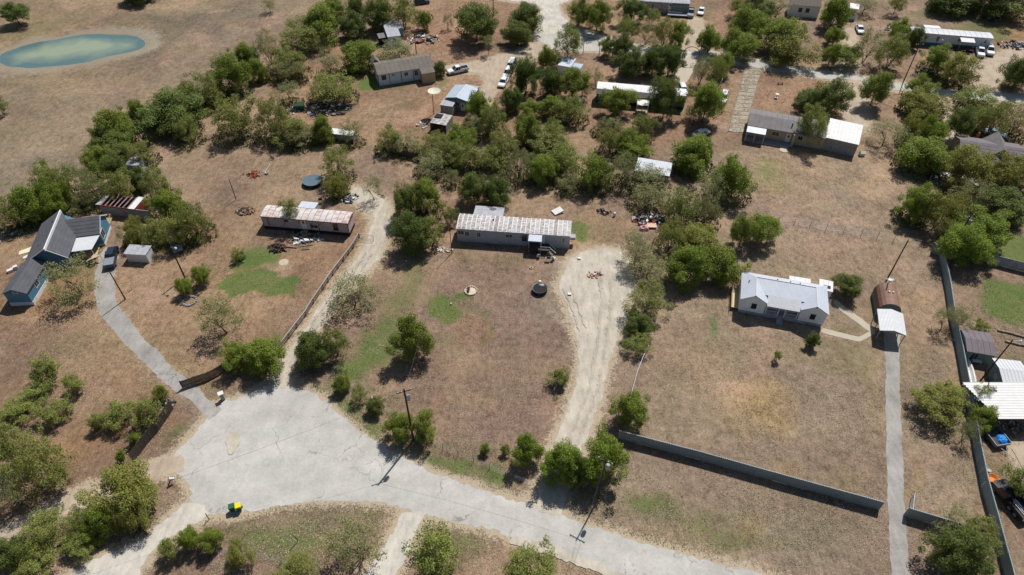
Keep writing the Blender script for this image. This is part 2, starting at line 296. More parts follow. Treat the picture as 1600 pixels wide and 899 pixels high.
# variations
for s, c, st, so in [
 (E_(400,300,90,40,0),(136,112,94),.6,30),(E_(250,290,30,50,0),(128,112,98),.6,24),(E_(330,250,80,18,0),(132,108,92),.6,20),
 (E_(110,470,90,30,-15),(164,126,78),.7,24),(E_(130,400,24,90,25),(160,122,84),.55,20),(E_(40,360,90,22,-25),(160,122,86),.8,18),(E_(200,340,26,12,0),(176,132,92),.7,10),
 (E_(190,540,30,50,-40),(168,140,96),.6,20),(E_(140,500,60,20,0),(166,138,108),.5,20),(E_(60,560,70,30,0),(130,102,84),.6,24),
 (E_(120,650,120,30,0),(122,96,80),.5,30),(E_(95,720,30,24,0),(178,140,92),.6,24),(E_(60,770,50,12,-25),(184,138,84),.6,14),(E_(150,700,50,24,0),(156,120,86),.6,18),
 (E_(250,500,50,34,20),(140,110,86),.6,20),(E_(270,560,60,20,35),(150,116,74),.6,18),(E_(300,590,40,10,25),(128,122,58),.8,10),
 (E_(420,470,60,26,0),(134,108,90),.6,20),(E_(490,425,30,40,30),(136,104,82),.6,20),(E_(470,395,60,14,5),(150,116,84),.6,14),(E_(440,412,22,10,0),(186,166,140),.5,6),(E_(415,465,70,12,0),(160,132,92),.7,14),
 (E_(640,430,60,60,20),(140,114,92),.5,30),(E_(800,420,90,40,0),(144,118,92),.5,30),(E_(760,330,60,20,0),(150,118,92),.6,20),(E_(850,310,70,16,8),(146,116,92),.6,14),
 (E_(940,350,40,24,0),(166,126,94),.7,18),(E_(900,378,24,20,0),(176,134,84),.75,14),(E_(720,300,24,40,0),(158,116,92),.6,14),(E_(700,372,14,18,0),(164,128,96),.8,10),
 (E_(850,540,60,60,0),(134,112,96),.6,30),(E_(760,600,90,40,10),(130,104,88),.5,30),(E_(650,570,60,30,30),(124,94,78),.6,24),(E_(690,640,20,10,20),(160,112,82),.6,10),
 (E_(730,510,30,24,0),(150,110,78),.7,12),(E_(735,548,36,14,0),(160,138,112),.7,12),(E_(880,480,30,40,0),(138,118,100),.7,18),(E_(860,475,34,24,0),(124,116,104),.6,16),
 (E_(905,560,12,110,12),(150,106,86),.5,12),(E_(880,620,14,40,25),(128,98,78),.6,10),(E_(935,405,26,16,0),(130,124,112),.8,10),(E_(930,445,10,16,0),(176,118,92),.4,10),
 (E_(1050,560,60,60,0),(134,110,88),.7,34),(E_(1130,580,70,70,0),(140,118,92),.5,34),(E_(1280,600,70,60,0),(142,124,106),.6,34),(E_(1180,650,50,34,20),(164,138,94),.8,26),
 (E_(1185,630,44,24,20),(172,140,86),.6,20),(E_(1200,660,36,14,0),(166,142,96),.6,14),(E_(1110,510,12,20,-10),(94,120,64),.6,12),(E_(1150,540,60,16,0),(140,128,94),.5,20),
 (E_(1300,560,80,16,10),(142,130,84),.6,16),(E_(1410,600,14,60,0),(146,126,74),.5,10),(E_(1373,620,10,80,0),(150,132,84),.5,10),(E_(1420,740,12,40,0),(132,112,60),.6,10),(E_(1490,600,16,40,-8),(168,136,84),.6,16),
 (E_(1440,500,50,60,0),(152,124,96),.5,30),(E_(1425,460,30,10,0),(164,126,92),.5,14),(E_(1330,390,90,30,0),(152,124,100),.6,24),
 (E_(1210,280,28,24,0),(140,132,76),.8,14),(E_(1206,262,16,8,0),(104,132,62),.8,8),(E_(1310,300,40,30,0),(118,110,98),.7,18),(E_(1380,280,24,28,20),(186,154,122),.5,14),(E_(1345,342,44,7,8),(200,166,136),.5,8),
 (E_(1380,258,10,18,30),(196,162,130),.6,8),(E_(1260,340,50,12,0),(142,116,104),.5,12),(E_(1350,355,50,10,8),(124,116,104),.6,12),(E_(1440,320,16,50,0),(126,112,94),.5,14),
 (E_(1180,350,30,60,0),(128,106,92),.6,20),(E_(1230,250,40,20,0),(146,120,88),.5,20),
 (E_(1010,800,50,20,12),(112,112,66),.7,16),(E_(1130,840,80,22,12),(120,114,76),.6,18),(E_(1180,830,20,16,0),(142,122,66),.6,12),(E_(1060,770,50,20,10),(158,132,112),.5,20),(E_(1270,850,60,30,0),(120,112,88),.7,24),
 (E_(1280,790,70,20,0),(140,116,96),.5,20),(E_(1100,870,120,8,14),(164,128,98),.7,10),(E_(1240,740,16,16,0),(170,138,86),.6,10),(E_(1450,860,30,40,0),(146,122,102),.5,20),
 (E_(1570,800,50,40,0),(150,120,86),.7,20),(E_(1560,720,20,30,0),(152,120,84),.7,14),(E_(1575,600,30,30,0),(112,106,80),.5,14),
 (E_(560,90,40,50,-20),(172,136,100),.5,20),(E_(470,130,24,20,0),(176,136,106),.6,14),(E_(415,170,30,10,0),(172,132,104),.6,14),(E_(690,55,60,20,0),(166,122,92),.7,16),
 (E_(720,40,30,10,0),(196,164,130),.7,10),(E_(640,190,60,20,-14),(150,110,84),.6,14),(E_(680,150,50,20,0),(158,122,88),.5,14),(E_(610,165,36,10,-10),(120,108,70),.6,12),
 (E_(1150,30,34,44,0),(164,124,96),.8,16),(E_(1040,45,40,10,0),(176,132,100),.7,10),(E_(990,120,40,10,5),(196,158,136),.8,8),(E_(940,110,26,12,0),(180,146,116),.8,8),(E_(1110,190,14,30,0),(184,150,116),.7,8),
 (E_(1140,150,14,40,14),(162,138,104),.8,8),(E_(1205,125,30,10,0),(120,92,72),.7,10),(E_(1215,118,100,4,7),(110,96,70),.8,6),(E_(1290,145,30,20,0),(160,118,88),.6,12),(E_(1400,160,30,14,0),(140,104,86),.7,10),
 (E_(1590,40,30,34,0),(190,140,92),.9,10),(E_(1540,50,50,26,0),(116,120,68),.95,16),(E_(1395,40,40,20,0),(140,120,96),.6,14),(E_(1560,130,20,14,0),(120,112,62),.7,8),(E_(1570,160,60,6,4),(116,112,74),.8,5),
 (E_(1275,65,16,30,0),(152,124,100),.6,14),(E_(1420,95,26,20,0),(150,116,92),.6,14),(E_(1570,190,40,20,0),(130,96,78),.8,12),(E_(1470,255,8,30,0),(196,176,148),.9,8),
 (E_(1560,360,40,24,0),(150,120,86),.6,14),(E_(1560,425,60,10,8),(150,120,96),.6,8),(E_(1500,470,20,60,0),(158,130,104),.7,14),
 (E_(450,840,100,30,0),(96,102,60),.9,22),(E_(560,800,60,14,0),(104,100,66),.8,12),(E_(500,850,40,20,0),(170,128,86),.8,14),(E_(480,820,40,8,0),(150,140,108),.5,10),(E_(600,850,12,40,30),(176,134,98),.7,10),
 (E_(630,860,10,40,28),(180,142,110),.7,8),(E_(700,850,50,30,0),(104,98,72),.8,20),(E_(790,860,50,20,0),(166,124,92),.6,14),(E_(760,840,60,10,14),(140,116,96),.7,10),(E_(330,880,60,20,0),(136,112,100),.8,20),
 (E_(410,830,40,10,0),(110,108,70),.7,12),(E_(275,770,12,36,0),(150,112,84),.8,10),(E_(320,820,14,8,0),(140,118,90),.7,6),(E_(900,870,60,10,18),(150,112,86),.7,10),
 (E_(560,660,70,14,38),(88,98,52),.95,14),(E_(720,725,70,16,22),(92,98,54),.95,14),(E_(660,705,30,10,25),(96,96,56),.8,10),(E_(800,775,40,5,16),(176,140,104),.8,5),(E_(475,600,16,6,20),(170,132,94),.7,6),
 (E_(740,705,50,8,24),(120,92,72),.8,8),(E_(280,672,22,16,-20),(96,108,62),.8,10),(E_(265,690,12,18,-30),(96,106,66),.7,8),(E_(390,650,40,14,-10),(166,142,112),.4,10),(E_(380,605,20,12,0),(142,112,88),.8,8),
 (E_(240,640,14,50,-30),(150,116,80),.5,12),
]: pt(s, c, st*.72, so*1.5)
# green turf
for s, c, st, so, mv in [
 (Pg((335,430),(372,415),(430,420),(482,433),(474,462),(440,468),(350,458)),(76,98,48),1,6,1.1),(E_(400,400,40,14,-4),(88,110,52),1,9,1),(E_(375,395,18,10,0),(88,130,40),.9,8,1),
 (E_(706,482,30,22,0),(80,98,48),1,10,1),(E_(738,452,16,9,0),(74,92,48),.9,6,.8),(Ln(8,(748,470),(764,482),(755,510),(738,534)),(96,104,50),.8,8,.7),(E_(690,470,40,12,0),(92,100,50),.6,14,.6),
 (E_(590,545,34,60,38),(112,110,56),.8,22,.85),(E_(550,590,34,18,28),(92,118,44),.85,14,1),(E_(624,470,26,70,30),(118,108,64),.6,22,.7),(E_(635,415,18,24,20),(100,112,50),.7,12,.6),(E_(690,530,26,10,0),(86,96,48),.7,10,.5),
 (E_(900,365,16,22,-20),(88,122,42),.95,8,1),(Pg((705,386),(820,394),(900,402),(880,414),(760,402),(700,396)),(104,98,58),.8,10,.4),
 (Pg((1533,446),(1600,452),(1660,460),(1660,530),(1600,522),(1545,512),(1534,480)),(72,98,46),1,10,1),(Pg((1566,384),(1592,360),(1660,350),(1660,420),(1600,402),(1560,395)),(86,120,44),1,10,1),
 (Pg((1350,528),(1366,525),(1372,545),(1374,600),(1360,560),(1330,548),(1285,534),(1290,524)),(116,112,66),.7,10,.4),(E_(1320,505,20,14,20),(112,104,58),.8,8,.4),
 (E_(575,138,20,8,0),(74,112,40),1,6,1),(E_(640,130,40,7,-10),(96,104,54),.8,6,.6),(E_(690,120,12,8,0),(90,104,52),.8,6,.6),(E_(565,65,16,14,0),(96,100,50),.8,8,.6),
 (E_(1545,45,50,20,0),(112,116,62),.6,16,.6),(E_(1445,25,20,6),(96,118,60),.6,6,.6),(E_(1110,505,10,16,0),(78,112,58),.7,8,.8),(E_(560,660,70,14,38),(88,104,50),.9,14,.85),(E_(720,725,70,16,22),(92,104,52),.9,14,.85),(E_(450,840,100,24,0),(100,106,60),.8,20,.75),(E_(700,850,44,26,0),(104,104,64),.7,20,.7),(E_(285,668,24,14,-20),(88,104,56),.8,8,.8),(E_(1010,800,50,16,12),(100,106,60),.7,14,.7),(E_(1130,840,80,14,12),(110,108,66),.6,14,.6),(E_(1060,812,20,12,0),(98,106,58),.7,10,.5),
 (E_(1585,580,26,14,0),(100,110,56),.6,10,.5),(E_(1100,20,20,14),(112,112,60),.6,10,.5),(E_(1160,15,20,10),(112,112,62),.5,10,.4),(E_(1590,500,40,20),(74,102,44),.8,10,.9),
]: pt(s, c, 1., so*1.6, 0, mv*.3+.7*mv*st, 1, .5*st)
# bare pale soil verges along every road, tyre tracks, pond bank
verge = np.clip((near_road+2.6+fbm(X, Y, 5, 77)*3)/2.2, 0, 1)*.8
C = C*(1-verge[:, None]*.5) + lin((176, 154, 128))*verge[:, None]*.5; M[:, 1] = np.maximum(M[:, 1], np.clip((near_road+2.2)/2.0, 0, 1)*.75); M[:, 0] *= (1-verge)
for s, c, st, so in [(Ln(3,(520,212),(560,206),(620,190),(660,170),(700,150)),(180,150,118),.5,4),(Ln(4,(540,225),(600,212),(650,180),(690,160)),(176,140,108),.4,6),
   (Ln(2.5,(80,130),(120,127),(150,116),(195,103)),(170,152,118),.6,3),(Ln(4,(568,165),(600,160),(640,146),(700,134)),(172,144,116),.5,5),
   (Ln(5,(186,503),(215,488),(245,472),(275,455)),(186,170,150),.5,6),(Ln(4,(0,500),(60,498),(150,508)),(170,148,120),.4,5),(Ln(3,(1395,560),(1397,900)),(150,130,105),.1,4),
   (Ln(10,(870,470),(893,520),(905,545)),(184,168,148),.6,8),(Ln(16,(905,395),(870,420),(880,470),(900,510)),(160,144,122),.7,16),(E_(940,420,60,46,0),(164,146,124),.7,22),(E_(985,470,10,40,14),(190,172,148),.6,8),
   (Ln(8,(600,400),(540,480),(470,590)),(170,150,122),.5,12),(E_(600,330,26,20),(178,160,134),.7,12),(Ln(14,(540,300),(600,320)),(170,150,126),.5,10),
   (Ln(4,(600,222),(590,260),(600,300)),(152,140,118),.5,8),(Ln(3,(-20,140),(60,128),(80,130)),(160,136,100),.4,4)]: pt(s, c, st, so)
bank = np.clip((sdp+3.2)/1.6, 0, 1)*np.clip((.9-sdp)/1.2, 0, 1)
side = np.clip((PX-150)/60, .35, 1)
C = C*(1-(bank*side)[:, None]*.95) + lin((160, 150, 132))*(bank*side)[:, None]*.95
ring = np.clip((sdp+16)/6, 0, 1)*(sdp < -4)*.45
C = C*(1-ring[:, None]) + lin((112, 104, 80))*ring[:, None]
M[:, 2] = np.clip((sdp+2.4+fbm(X, Y, 6, 301)*3)/2.2, 0, 1)
bl = np.clip(fbm(X, Y, 16, 91)*2.2, 0, 1)*.42; C = C*(1-bl[:, None]) + lin((172, 146, 110))*bl[:, None]
bl = np.clip(fbm(X, Y, 12, 131)*2.2-.1, 0, 1)*.45; C = C*(1-bl[:, None]) + lin((118, 96, 82))*bl[:, None]
bl = np.clip(fbm(X, Y, 9, 151)*2.4-.4, 0, 1)*.35*(PY > 200); C = C*(1-bl[:, None]) + lin((112, 106, 70))*bl[:, None]
bl = np.clip(fbm(X, Y, 7, 171)*2.4-.5, 0, 1)*.5; C = C*(1-bl[:, None]) + lin((182, 148, 122))*bl[:, None]
C = C*(1+.16*fbm(X, Y, 14, 191)[:, None]) ; lum = (C*np.array([.3, .55, .15])).sum(1, keepdims=True); sat = np.clip(.92+.05*M[:, :1], .5, 1)
C = lum*(1-sat)+C*sat; C = np.clip(C*.765*np.array([1.0, .985, 1.0]), .01, .9)

me = bpy.data.meshes.new('ground')
idx = np.arange(nx*ny).reshape(ny, nx)
q = np.stack([idx[:-1, :-1], idx[:-1, 1:], idx[1:, 1:], idx[1:, :-1]], -1).reshape(-1, 4)
me.vertices.add(nx*ny); me.vertices.foreach_set('co', np.stack([X, Y, Z], 1).ravel())
me.loops.add(q.size); me.loops.foreach_set('vertex_index', q.ravel().astype(np.int32))
me.polygons.add(len(q)); me.polygons.foreach_set('loop_start', np.arange(0, q.size, 4, dtype=np.int32)); me.polygons.foreach_set('loop_total', np.full(len(q), 4, dtype=np.int32))
me.update(calc_edges=True)
for nm, arr in (('soil', C), ('cover', M)):
    ca = me.color_attributes.new(nm, 'FLOAT_COLOR', 'POINT'); ca.data.foreach_set('color', np.concatenate([arr, np.ones((len(X), 1))], 1).astype(np.float32).ravel())
gm = bpy.data.materials.new('dry_ground'); t = NT(gm)
def attr(t, n):
    a = t.n('ShaderNodeVertexColor'); a.layer_name = n; return a.outputs['Color']
soil = attr(t, 'soil'); sp = t.n('ShaderNodeSeparateColor'); t.l(attr(t, 'cover'), sp.inputs[0])
n_f = t.noise(3.6, 6, .85); n_m = t.noise(.9, 7, .8); n_b = t.noise(.2, 7, .7); n_s = t.noise(1.6, 5, .8, stretch=(1, .3, 1, R_(12)))
n_v = t.noise(5, 5, .85); n_h = t.noise(.055, 5, .6)
v = t.math('ADD', t.ramp(n_f, .3, .7, .66, 1.34), t.ramp(n_m, .33, .67, -.33, .33))
v = t.math('ADD', v, t.ramp(n_s, .33, .67, -.2, .2)); v = t.math('ADD', v, t.ramp(n_b, .34, .66, -.2, .2))
c = t.scale(soil, v)
straw = t.mix(t.ramp(n_v, .50, .62), c, t.mix(.55, c, (.47, .41, .31)))
c = t.mix(t.ramp(n_m, .40, .66, 0, .8), c, straw)
c = t.mix(t.ramp(n_b, .56, .76, 0, .5), c, t.scale(c, .70))
c = t.mix(t.ramp(n_h, .5, .7, 0, .4), c, t.mix(.5, c, (.115, .105, .055)))
c = t.mix(t.ramp(n_v, .34, .24, 0, .65), c, t.scale(c, .45))
# worn pale soil beside the roads, ragged
pm = t.ramp(t.math('ADD', sp.outputs[1], t.math('ADD', t.ramp(n_m, .3, .7, -.35, .35), t.ramp(n_f, .3, .7, -.18, .18))), .34, .58, 0, .9)
c = t.mix(pm, c, t.scale(srgb(184, 168, 144, .84), t.ramp(n_f, .3, .7, .82, 1.18)))
# turf, ragged at its edges and thinning into the dry ground
gmask = t.ramp(t.math('ADD', sp.outputs[0], t.math('ADD', t.ramp(n_m, .3, .7, -.34, .34), t.ramp(n_f, .3, .7, -.26, .26))), .42, .66, 0, .95)
c = t.mix(gmask, c, t.scale(t.mix(t.ramp(n_b, .35, .65), (.085, .135, .034), (.150, .160, .058)), t.math('ADD', t.ramp(n_f, .3, .7, .5, 1.35), t.ramp(n_m, .3, .7, -.15, .15))))
# pebbly bank of the pond
c = t.mix(t.math('MULTIPLY', sp.outputs[2], .8), c, t.scale(srgb(150, 140, 122, .85), t.ramp(n_v, .3, .7, .45, 1.5)))
t.base(c, .95, .1)
t.bump(t.math('ADD', n_f, n_m), .55, .09)
me.materials.append(gm); me.polygons.foreach_set('use_smooth', np.ones(len(q), bool))
g = link('ground', me); tag(g, 'dry brown grassland and bare yards of the lots', kind='structure')

# pond
def sheet(name, pts, z, m, rough=.0, step=.5, seed=3, kindp='structure', label=None, th=0):
    out = []; n = len(pts)
    for i in range(n):
        a, b = pts[i], pts[(i+1) % n]; d = math.dist(a, b); k = max(1, int(d/step))
        for j in range(k): out.append((a[0]+(b[0]-a[0])*j/k, a[1]+(b[1]-a[1])*j/k))
    o = np.array(out)
    for _ in range(2): o = (np.roll(o, 1, 0)+o*2+np.roll(o, -1, 0))/4
    if rough:
        nxx = fbm(o[:, 0], o[:, 1], 2.2, seed, 4)+vnoise(o[:, 0], o[:, 1], .45, seed+9)*1.1; nyy = fbm(o[:, 0], o[:, 1], 2.2, seed+50, 4)+vnoise(o[:, 0], o[:, 1], .45, seed+19)*1.1; o = o+np.stack([nxx, nyy], 1)*2*rough
    bm = bmesh.new(); f = bm.faces.new([bm.verts.new((p[0], p[1], z)) for p in o])
    if f.normal.z < 0 or f.calc_area() and True:
        bm.normal_update()
        if f.normal.z < 0: f.normal_flip()
    bmesh.ops.triangulate(bm, faces=bm.faces[:])
    me = bpy.data.meshes.new(name); bm.to_mesh(me); bm.free(); me.materials.append(m)
    ob = link(name, me)
    if kindp: ob['kind'] = kindp
    if label: ob['label'] = label
    return ob
wm = bpy.data.materials.new('pond_water'); t = NT(wm)
gm_ = bpy.data.materials  # silty green centre; bluish rim is sky reflection painted in by shore distance
big = t.noise(.05, 3, .5)
vc = t.n('ShaderNodeVertexColor'); vc.layer_name = 'murk_sky_rim'
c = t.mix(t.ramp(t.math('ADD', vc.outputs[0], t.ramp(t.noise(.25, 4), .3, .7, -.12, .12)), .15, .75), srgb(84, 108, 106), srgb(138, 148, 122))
t.base(c, .12, .5); t.bump(t.noise(1.5, 3), .08, .03)
bb = [min(p[0] for p in POND_W)-8, max(p[0] for p in POND_W)+8, min(p[1] for p in POND_W)-8, max(p[1] for p in POND_W)+8]
wxs = np.arange(bb[0], bb[1], 1.0); wys = np.arange(bb[2], bb[3], 1.0); WX, WY = np.meshgrid(wxs, wys)
WX = WX.ravel(); WY = WY.ravel(); wi = np.arange(len(WX)).reshape(len(wys), len(wxs))
me = bpy.data.meshes.new('water'); fq = np.stack([wi[:-1, :-1], wi[:-1, 1:], wi[1:, 1:], wi[1:, :-1]], -1).reshape(-1, 4)
me.from_pydata(np.stack([WX, WY, WX*0-.43], 1).tolist(), [], fq.tolist())
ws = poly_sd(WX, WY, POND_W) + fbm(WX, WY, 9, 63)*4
mk = np.clip((ws-1)/10, 0, 1); ca = me.color_attributes.new('murk_sky_rim', 'FLOAT_COLOR', 'POINT'); ca.data.foreach_set('color', np.repeat(np.stack([mk, mk, mk, mk*0+1], 1), 1, 0).astype(np.float32).ravel())
me.materials.append(wm); o = link('water', me); tag(o, 'murky green pond water with blue sky reflection painted at rim', kind='structure')

# road surfaces
def road_mat(name, col, var, patch=None, streak=.0, fine=1., cracks=False):
    m = bpy.data.materials.new(name); t = NT(m)
    a = t.noise(.35, 5, .6); b = t.noise(2.3, 5, .7); c_ = t.noise(11, 4, .8); s = t.noise(1.2, 4, .6, stretch=(1, .25, 1, R_(-60)))
    f = t.math('ADD', t.ramp(a, .3, .7, 1-var, 1+var), t.ramp(b, .3, .7, -var*.7, var*.7)); f = t.math('ADD', f, t.ramp(c_, .3, .7, -.13*fine, .13*fine)); f = t.math('ADD', f, t.ramp(s, .35, .65, -streak, streak))
    c = t.scale(col, f)
    if patch: c = t.mix(t.ramp(b, .60, .70, 0, .7), c, patch)
    c = t.mix(t.ramp(c_, .30, .22, 0, .5), c, t.scale(c, .5))
    if cracks:
        vo = t.n('ShaderNodeTexVoronoi'); vo.feature = 'DISTANCE_TO_EDGE'; vo.inputs['Scale'].default_value = .16
        mp = t.n('ShaderNodeVectorMath'); mp.operation = 'ADD'; nz = t.n('ShaderNodeTexNoise'); nz.inputs['Scale'].default_value = .5; nz.inputs['Detail'].default_value = 5; t.l(t.pos, nz.inputs['Vector'])
        sv = t.n('ShaderNodeVectorMath'); sv.operation = 'SCALE'; sv.inputs[3].default_value = 3.2; t.l(nz.outputs['Color'], sv.inputs[0]); t.l(t.pos, mp.inputs[0]); t.l(sv.outputs[0], mp.inputs[1]); t.l(mp.outputs[0], vo.inputs['Vector'])
        ck = t.math('MULTIPLY', t.ramp(vo.outputs['Distance'], .012, .004), t.ramp(t.noise(.12, 3), .5, .6)); c = t.mix(t.math('MULTIPLY', ck, .75), c, t.scale(c, .45))
        w1 = t.math('MULTIPLY', t.ramp(t.noise(.7, 6, .75), .57, .64), t.ramp(t.noise(.09, 3), .50, .62)); c = t.mix(t.math('MULTIPLY', w1, .75), c, srgb(166, 144, 118, .86))
        w2 = t.math('MULTIPLY', t.ramp(t.noise(1.6, 6, .8), .60, .66), t.ramp(t.noise(.11, 3, vec=mp.outputs[0]), .48, .58)); c = t.mix(t.math('MULTIPLY', w2, .6), c, t.scale(c, .62))
        c = t.scale(c, t.ramp(t.noise(.07, 5, .6, stretch=(1, 2.2, 1, .4)), .35, .65, .90, 1.09))
    t.base(c, .95, .15); t.bump(t.math('ADD', b, c_), .4, .05); return m
RM = {'conc': road_mat('worn_chip_road', srgb(190,187,180,.81), .12, srgb(200,192,176,.86), .03, 1.3, True),
 'conc2': road_mat('far_chip_road', srgb(192,188,178,.80), .09, None, .05, 1., True),
 'caliche': road_mat('caliche', srgb(194,188,176,.86), .14, srgb(176,162,142,.85), .10),
 'dust': road_mat('dusty_soil', srgb(178,162,142,.85), .14, srgb(158,136,114,.85), .1),
 'asph': road_mat('old_asphalt', srgb(160,156,150,.84), .16, srgb(158,150,138,.84), .10, 1.3, True),
 'gravel': road_mat('pale_gravel', srgb(188,179,164,.86), .16, srgb(166,152,132,.86), .12),
 'lane': road_mat('worn_lane', srgb(186,176,160,.85), .18, srgb(158,142,120,.85), .12), 'path': road_mat('poured_path', srgb(186,176,158,.85), .08), 'slabs': road_mat('stained_concrete', srgb(138,126,106,.84), .26, srgb(110,98,80,.8), .12)}
LBL = {'conc': 'pale chip-sealed cul-de-sac and street in the foreground', 'conc2': 'far curved street crossing the upper right'}
for i, (nm, k, pts, rg) in enumerate(ROADS):
    P_ = [G(*p) for p in pts]
    o = sheet(nm, P_, .012+.003*i, RM[k], rg*.45, .3, 100+i, 'structure', LBL.get(k))

m_sand = road_mat('loose_soil', srgb(188,180,164,.84), .16, srgb(172,158,138,.84), .1)
for i, (pts, lb) in enumerate([([(352,688),(360,676),(372,670),(376,684),(372,700),(362,712),(354,706)],'pale soil worn into the cul-de-sac surface'),([(800,838),(850,848),(930,878),(985,903),(960,908),(900,882),(840,862),(795,850)],'dusty shoulder below the lower street')]):
    o = sheet('soil_patch', [G(*p) for p in pts], (.085+.003*i), m_sand, .14, .3, 300+i, 'structure', lb)

# tyre ruts worn into the gravel drive, the lane and the caliche tracks
m_rut = road_mat('rut_soil', srgb(180,170,154,.85), .16, srgb(190,181,166,.85), .1)
for i, (pts, w_) in enumerate([([(866,770),(885,700),(905,650),(922,600),(932,550),(938,500),(940,460),(935,430)],4.2),([(882,775),(899,700),(918,650),(936,600),(946,550),(952,500),(955,462),(952,436)],4.2),([(905,520),(893,480),(880,450)],3),([(916,516),(903,478),(890,446)],3),
   ([(455,590),(470,552),(498,508),(528,464),(560,430),(582,395)],2.6),([(446,586),(461,548),(489,504),(519,460),(550,428),(573,394)],2.6)]):
    sheet('tyre_track', [G(*p) for p in ribbon(pts, w_)], .10+.003*i, m_rut, .16, .3, 400+i, 'structure', None)
# ================================================================ MATERIALS for buildings
W_ = dict
m_roofrust = mat('rusty_white_sheet', srgb(206,205,205,.9), .55, .14, .9, 6, dirt=srgb(132,122,115), dirt_amt=.78, rnd=.14, spec=.3)
m_roofrust2 = mat('pink_rust_sheet', srgb(210,204,202,.9), .55, .12, .8, 6, dirt=srgb(174,146,134), dirt_amt=.45, rnd=.10)
m_seam = mat('pale_seam', srgb(216,214,212,.9), .5, .10, 1.2, 6, dirt=srgb(160,140,130), dirt_amt=.1)
m_seamd = mat('grey_seam', srgb(150,142,140,.9), .5, .12, 1.2, 6)
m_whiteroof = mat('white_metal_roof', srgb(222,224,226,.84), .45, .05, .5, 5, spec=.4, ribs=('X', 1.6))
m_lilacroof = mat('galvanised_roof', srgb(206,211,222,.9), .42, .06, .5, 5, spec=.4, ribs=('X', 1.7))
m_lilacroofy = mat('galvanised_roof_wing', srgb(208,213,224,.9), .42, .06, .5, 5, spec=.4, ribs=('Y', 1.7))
m_plainwhite = mat('white_paint', srgb(226,225,222,.82), .6, .06, 1, 6)
m_trim = mat('white_trim', srgb(225,226,226,.9), .6, .05, 1, 6)
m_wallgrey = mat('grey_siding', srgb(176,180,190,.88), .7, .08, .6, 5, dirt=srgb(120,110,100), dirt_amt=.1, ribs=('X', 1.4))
m_wallpink = mat('dingy_mauve_siding', srgb(196,184,186,.8), .75, .10, .6, 5, dirt=srgb(140,118,108), dirt_amt=.3, ribs=('X', 1.4))
m_wallpale = mat('pale_blue_white_siding', srgb(214,224,232,.92), .7, .06, .6, 5, ribs=('X', 1.2))
m_wallwhite = mat('white_siding', srgb(240,243,246,1.), .7, .05, .6, 5, ribs=('Z', 1.8))
m_wallteal = mat('teal_wall', srgb(44,122,134,.85), .7, .08, .6, 5)
m_wallblue = mat('blue_batten_siding', srgb(80,126,152,1.0), .7, .06, .6, 5, ribs=('Y', .9))
m_wallblue2 = mat('blue_siding', srgb(76,118,144,.9), .7, .06, .6, 5, ribs=('X', .9))
m_shingle = mat('dark_shingle', srgb(92,92,98,.85), .95, .14, .7, 10, bump=.5)
m_shingle2 = mat('brown_grey_shingle', srgb(122,114,106,.85), .95, .12, .7, 10, bump=.5)
m_shingle3 = mat('weathered_grey_shingle', srgb(128,124,124,.85), .95, .14, .5, 10, bump=.5)
m_red = mat('red_brown_trim', srgb(120,50,46), .7, .12, 1, 6)
m_tan = mat('tan_wall', srgb(190,172,144,.8), .8, .06, .6, 5)
m_block = mat('grey_block', srgb(158,156,154,.8), .9, .10, .8, 6, dirt=srgb(110,104,98), dirt_amt=.25)
m_skirt = mat('skirting', srgb(176,178,184,.8), .8, .12, .8, 6, dirt=srgb(110,104,98), dirt_amt=.2)
m_glass = mat('window_glass', (.02,.025,.03), .12, .1, 1, 4, spec=.6, bump=0)
m_dark = mat('dark_interior', (.02,.02,.022), .9, .1)
m_blue_metal = mat('blue_grey_metal_roof', srgb(176,190,202,.85), .42, .06, .5, 5, spec=.4)
m_wood = mat('weathered_wood', srgb(150,136,118,.8), .9, .2, 1.2, 8, rnd=.15)
m_wood2 = mat('raw_lumber', srgb(206,184,146,.85), .85, .1, 1.2, 8, rnd=.1)
m_darkwood = mat('dark_wood', srgb(84,76,70,.8), .9, .2, 1.2, 8, rnd=.25)
m_pole = mat('creosote_pole', srgb(74,60,50,.8), .9, .2, 2, 8)
m_steel = mat('grey_steel', srgb(150,154,158,.8), .5, .1, 1, 6, metal=.3)
m_fence = mat('slate_metal_fence', srgb(134,144,148,1.), .6, .07, .8, 6, rnd=.05)
m_fencet = mat('teal_slate_fence', srgb(132,150,156,1.), .65, .10, .8, 6, rnd=.07)
m_black = mat('black_metal', (.018,.018,.02), .4, .1, 1, 6)
m_rubber = mat('tyre_rubber', (.02,.02,.02), .85, .1)
m_green = mat('green_plastic', srgb(40,88,58), .5, .06)
m_yellow = mat('yellow_plastic', srgb(222,200,20), .5, .05)
m_orange = mat('orange_plastic', srgb(206,120,48), .6, .12)
m_rust = mat('rusty_sheet', srgb(128,60,40), .9, .25, 1.2, 6, rnd=.2)
m_brown = mat('brown_metal_roof', srgb(146,112,96,.85), .6, .10, .6, 5, spec=.3, ribs=('Y', 1.3))
m_greenwall = mat('sage_green_end_wall', srgb(112,140,142,.8), .7, .05)
m_purple = mat('grey_purple_shingle', srgb(120,112,116,.85), .9, .1, .7, 8)
m_bluegreen = mat('grey_green_wall', srgb(128,146,142,.8), .8, .06)

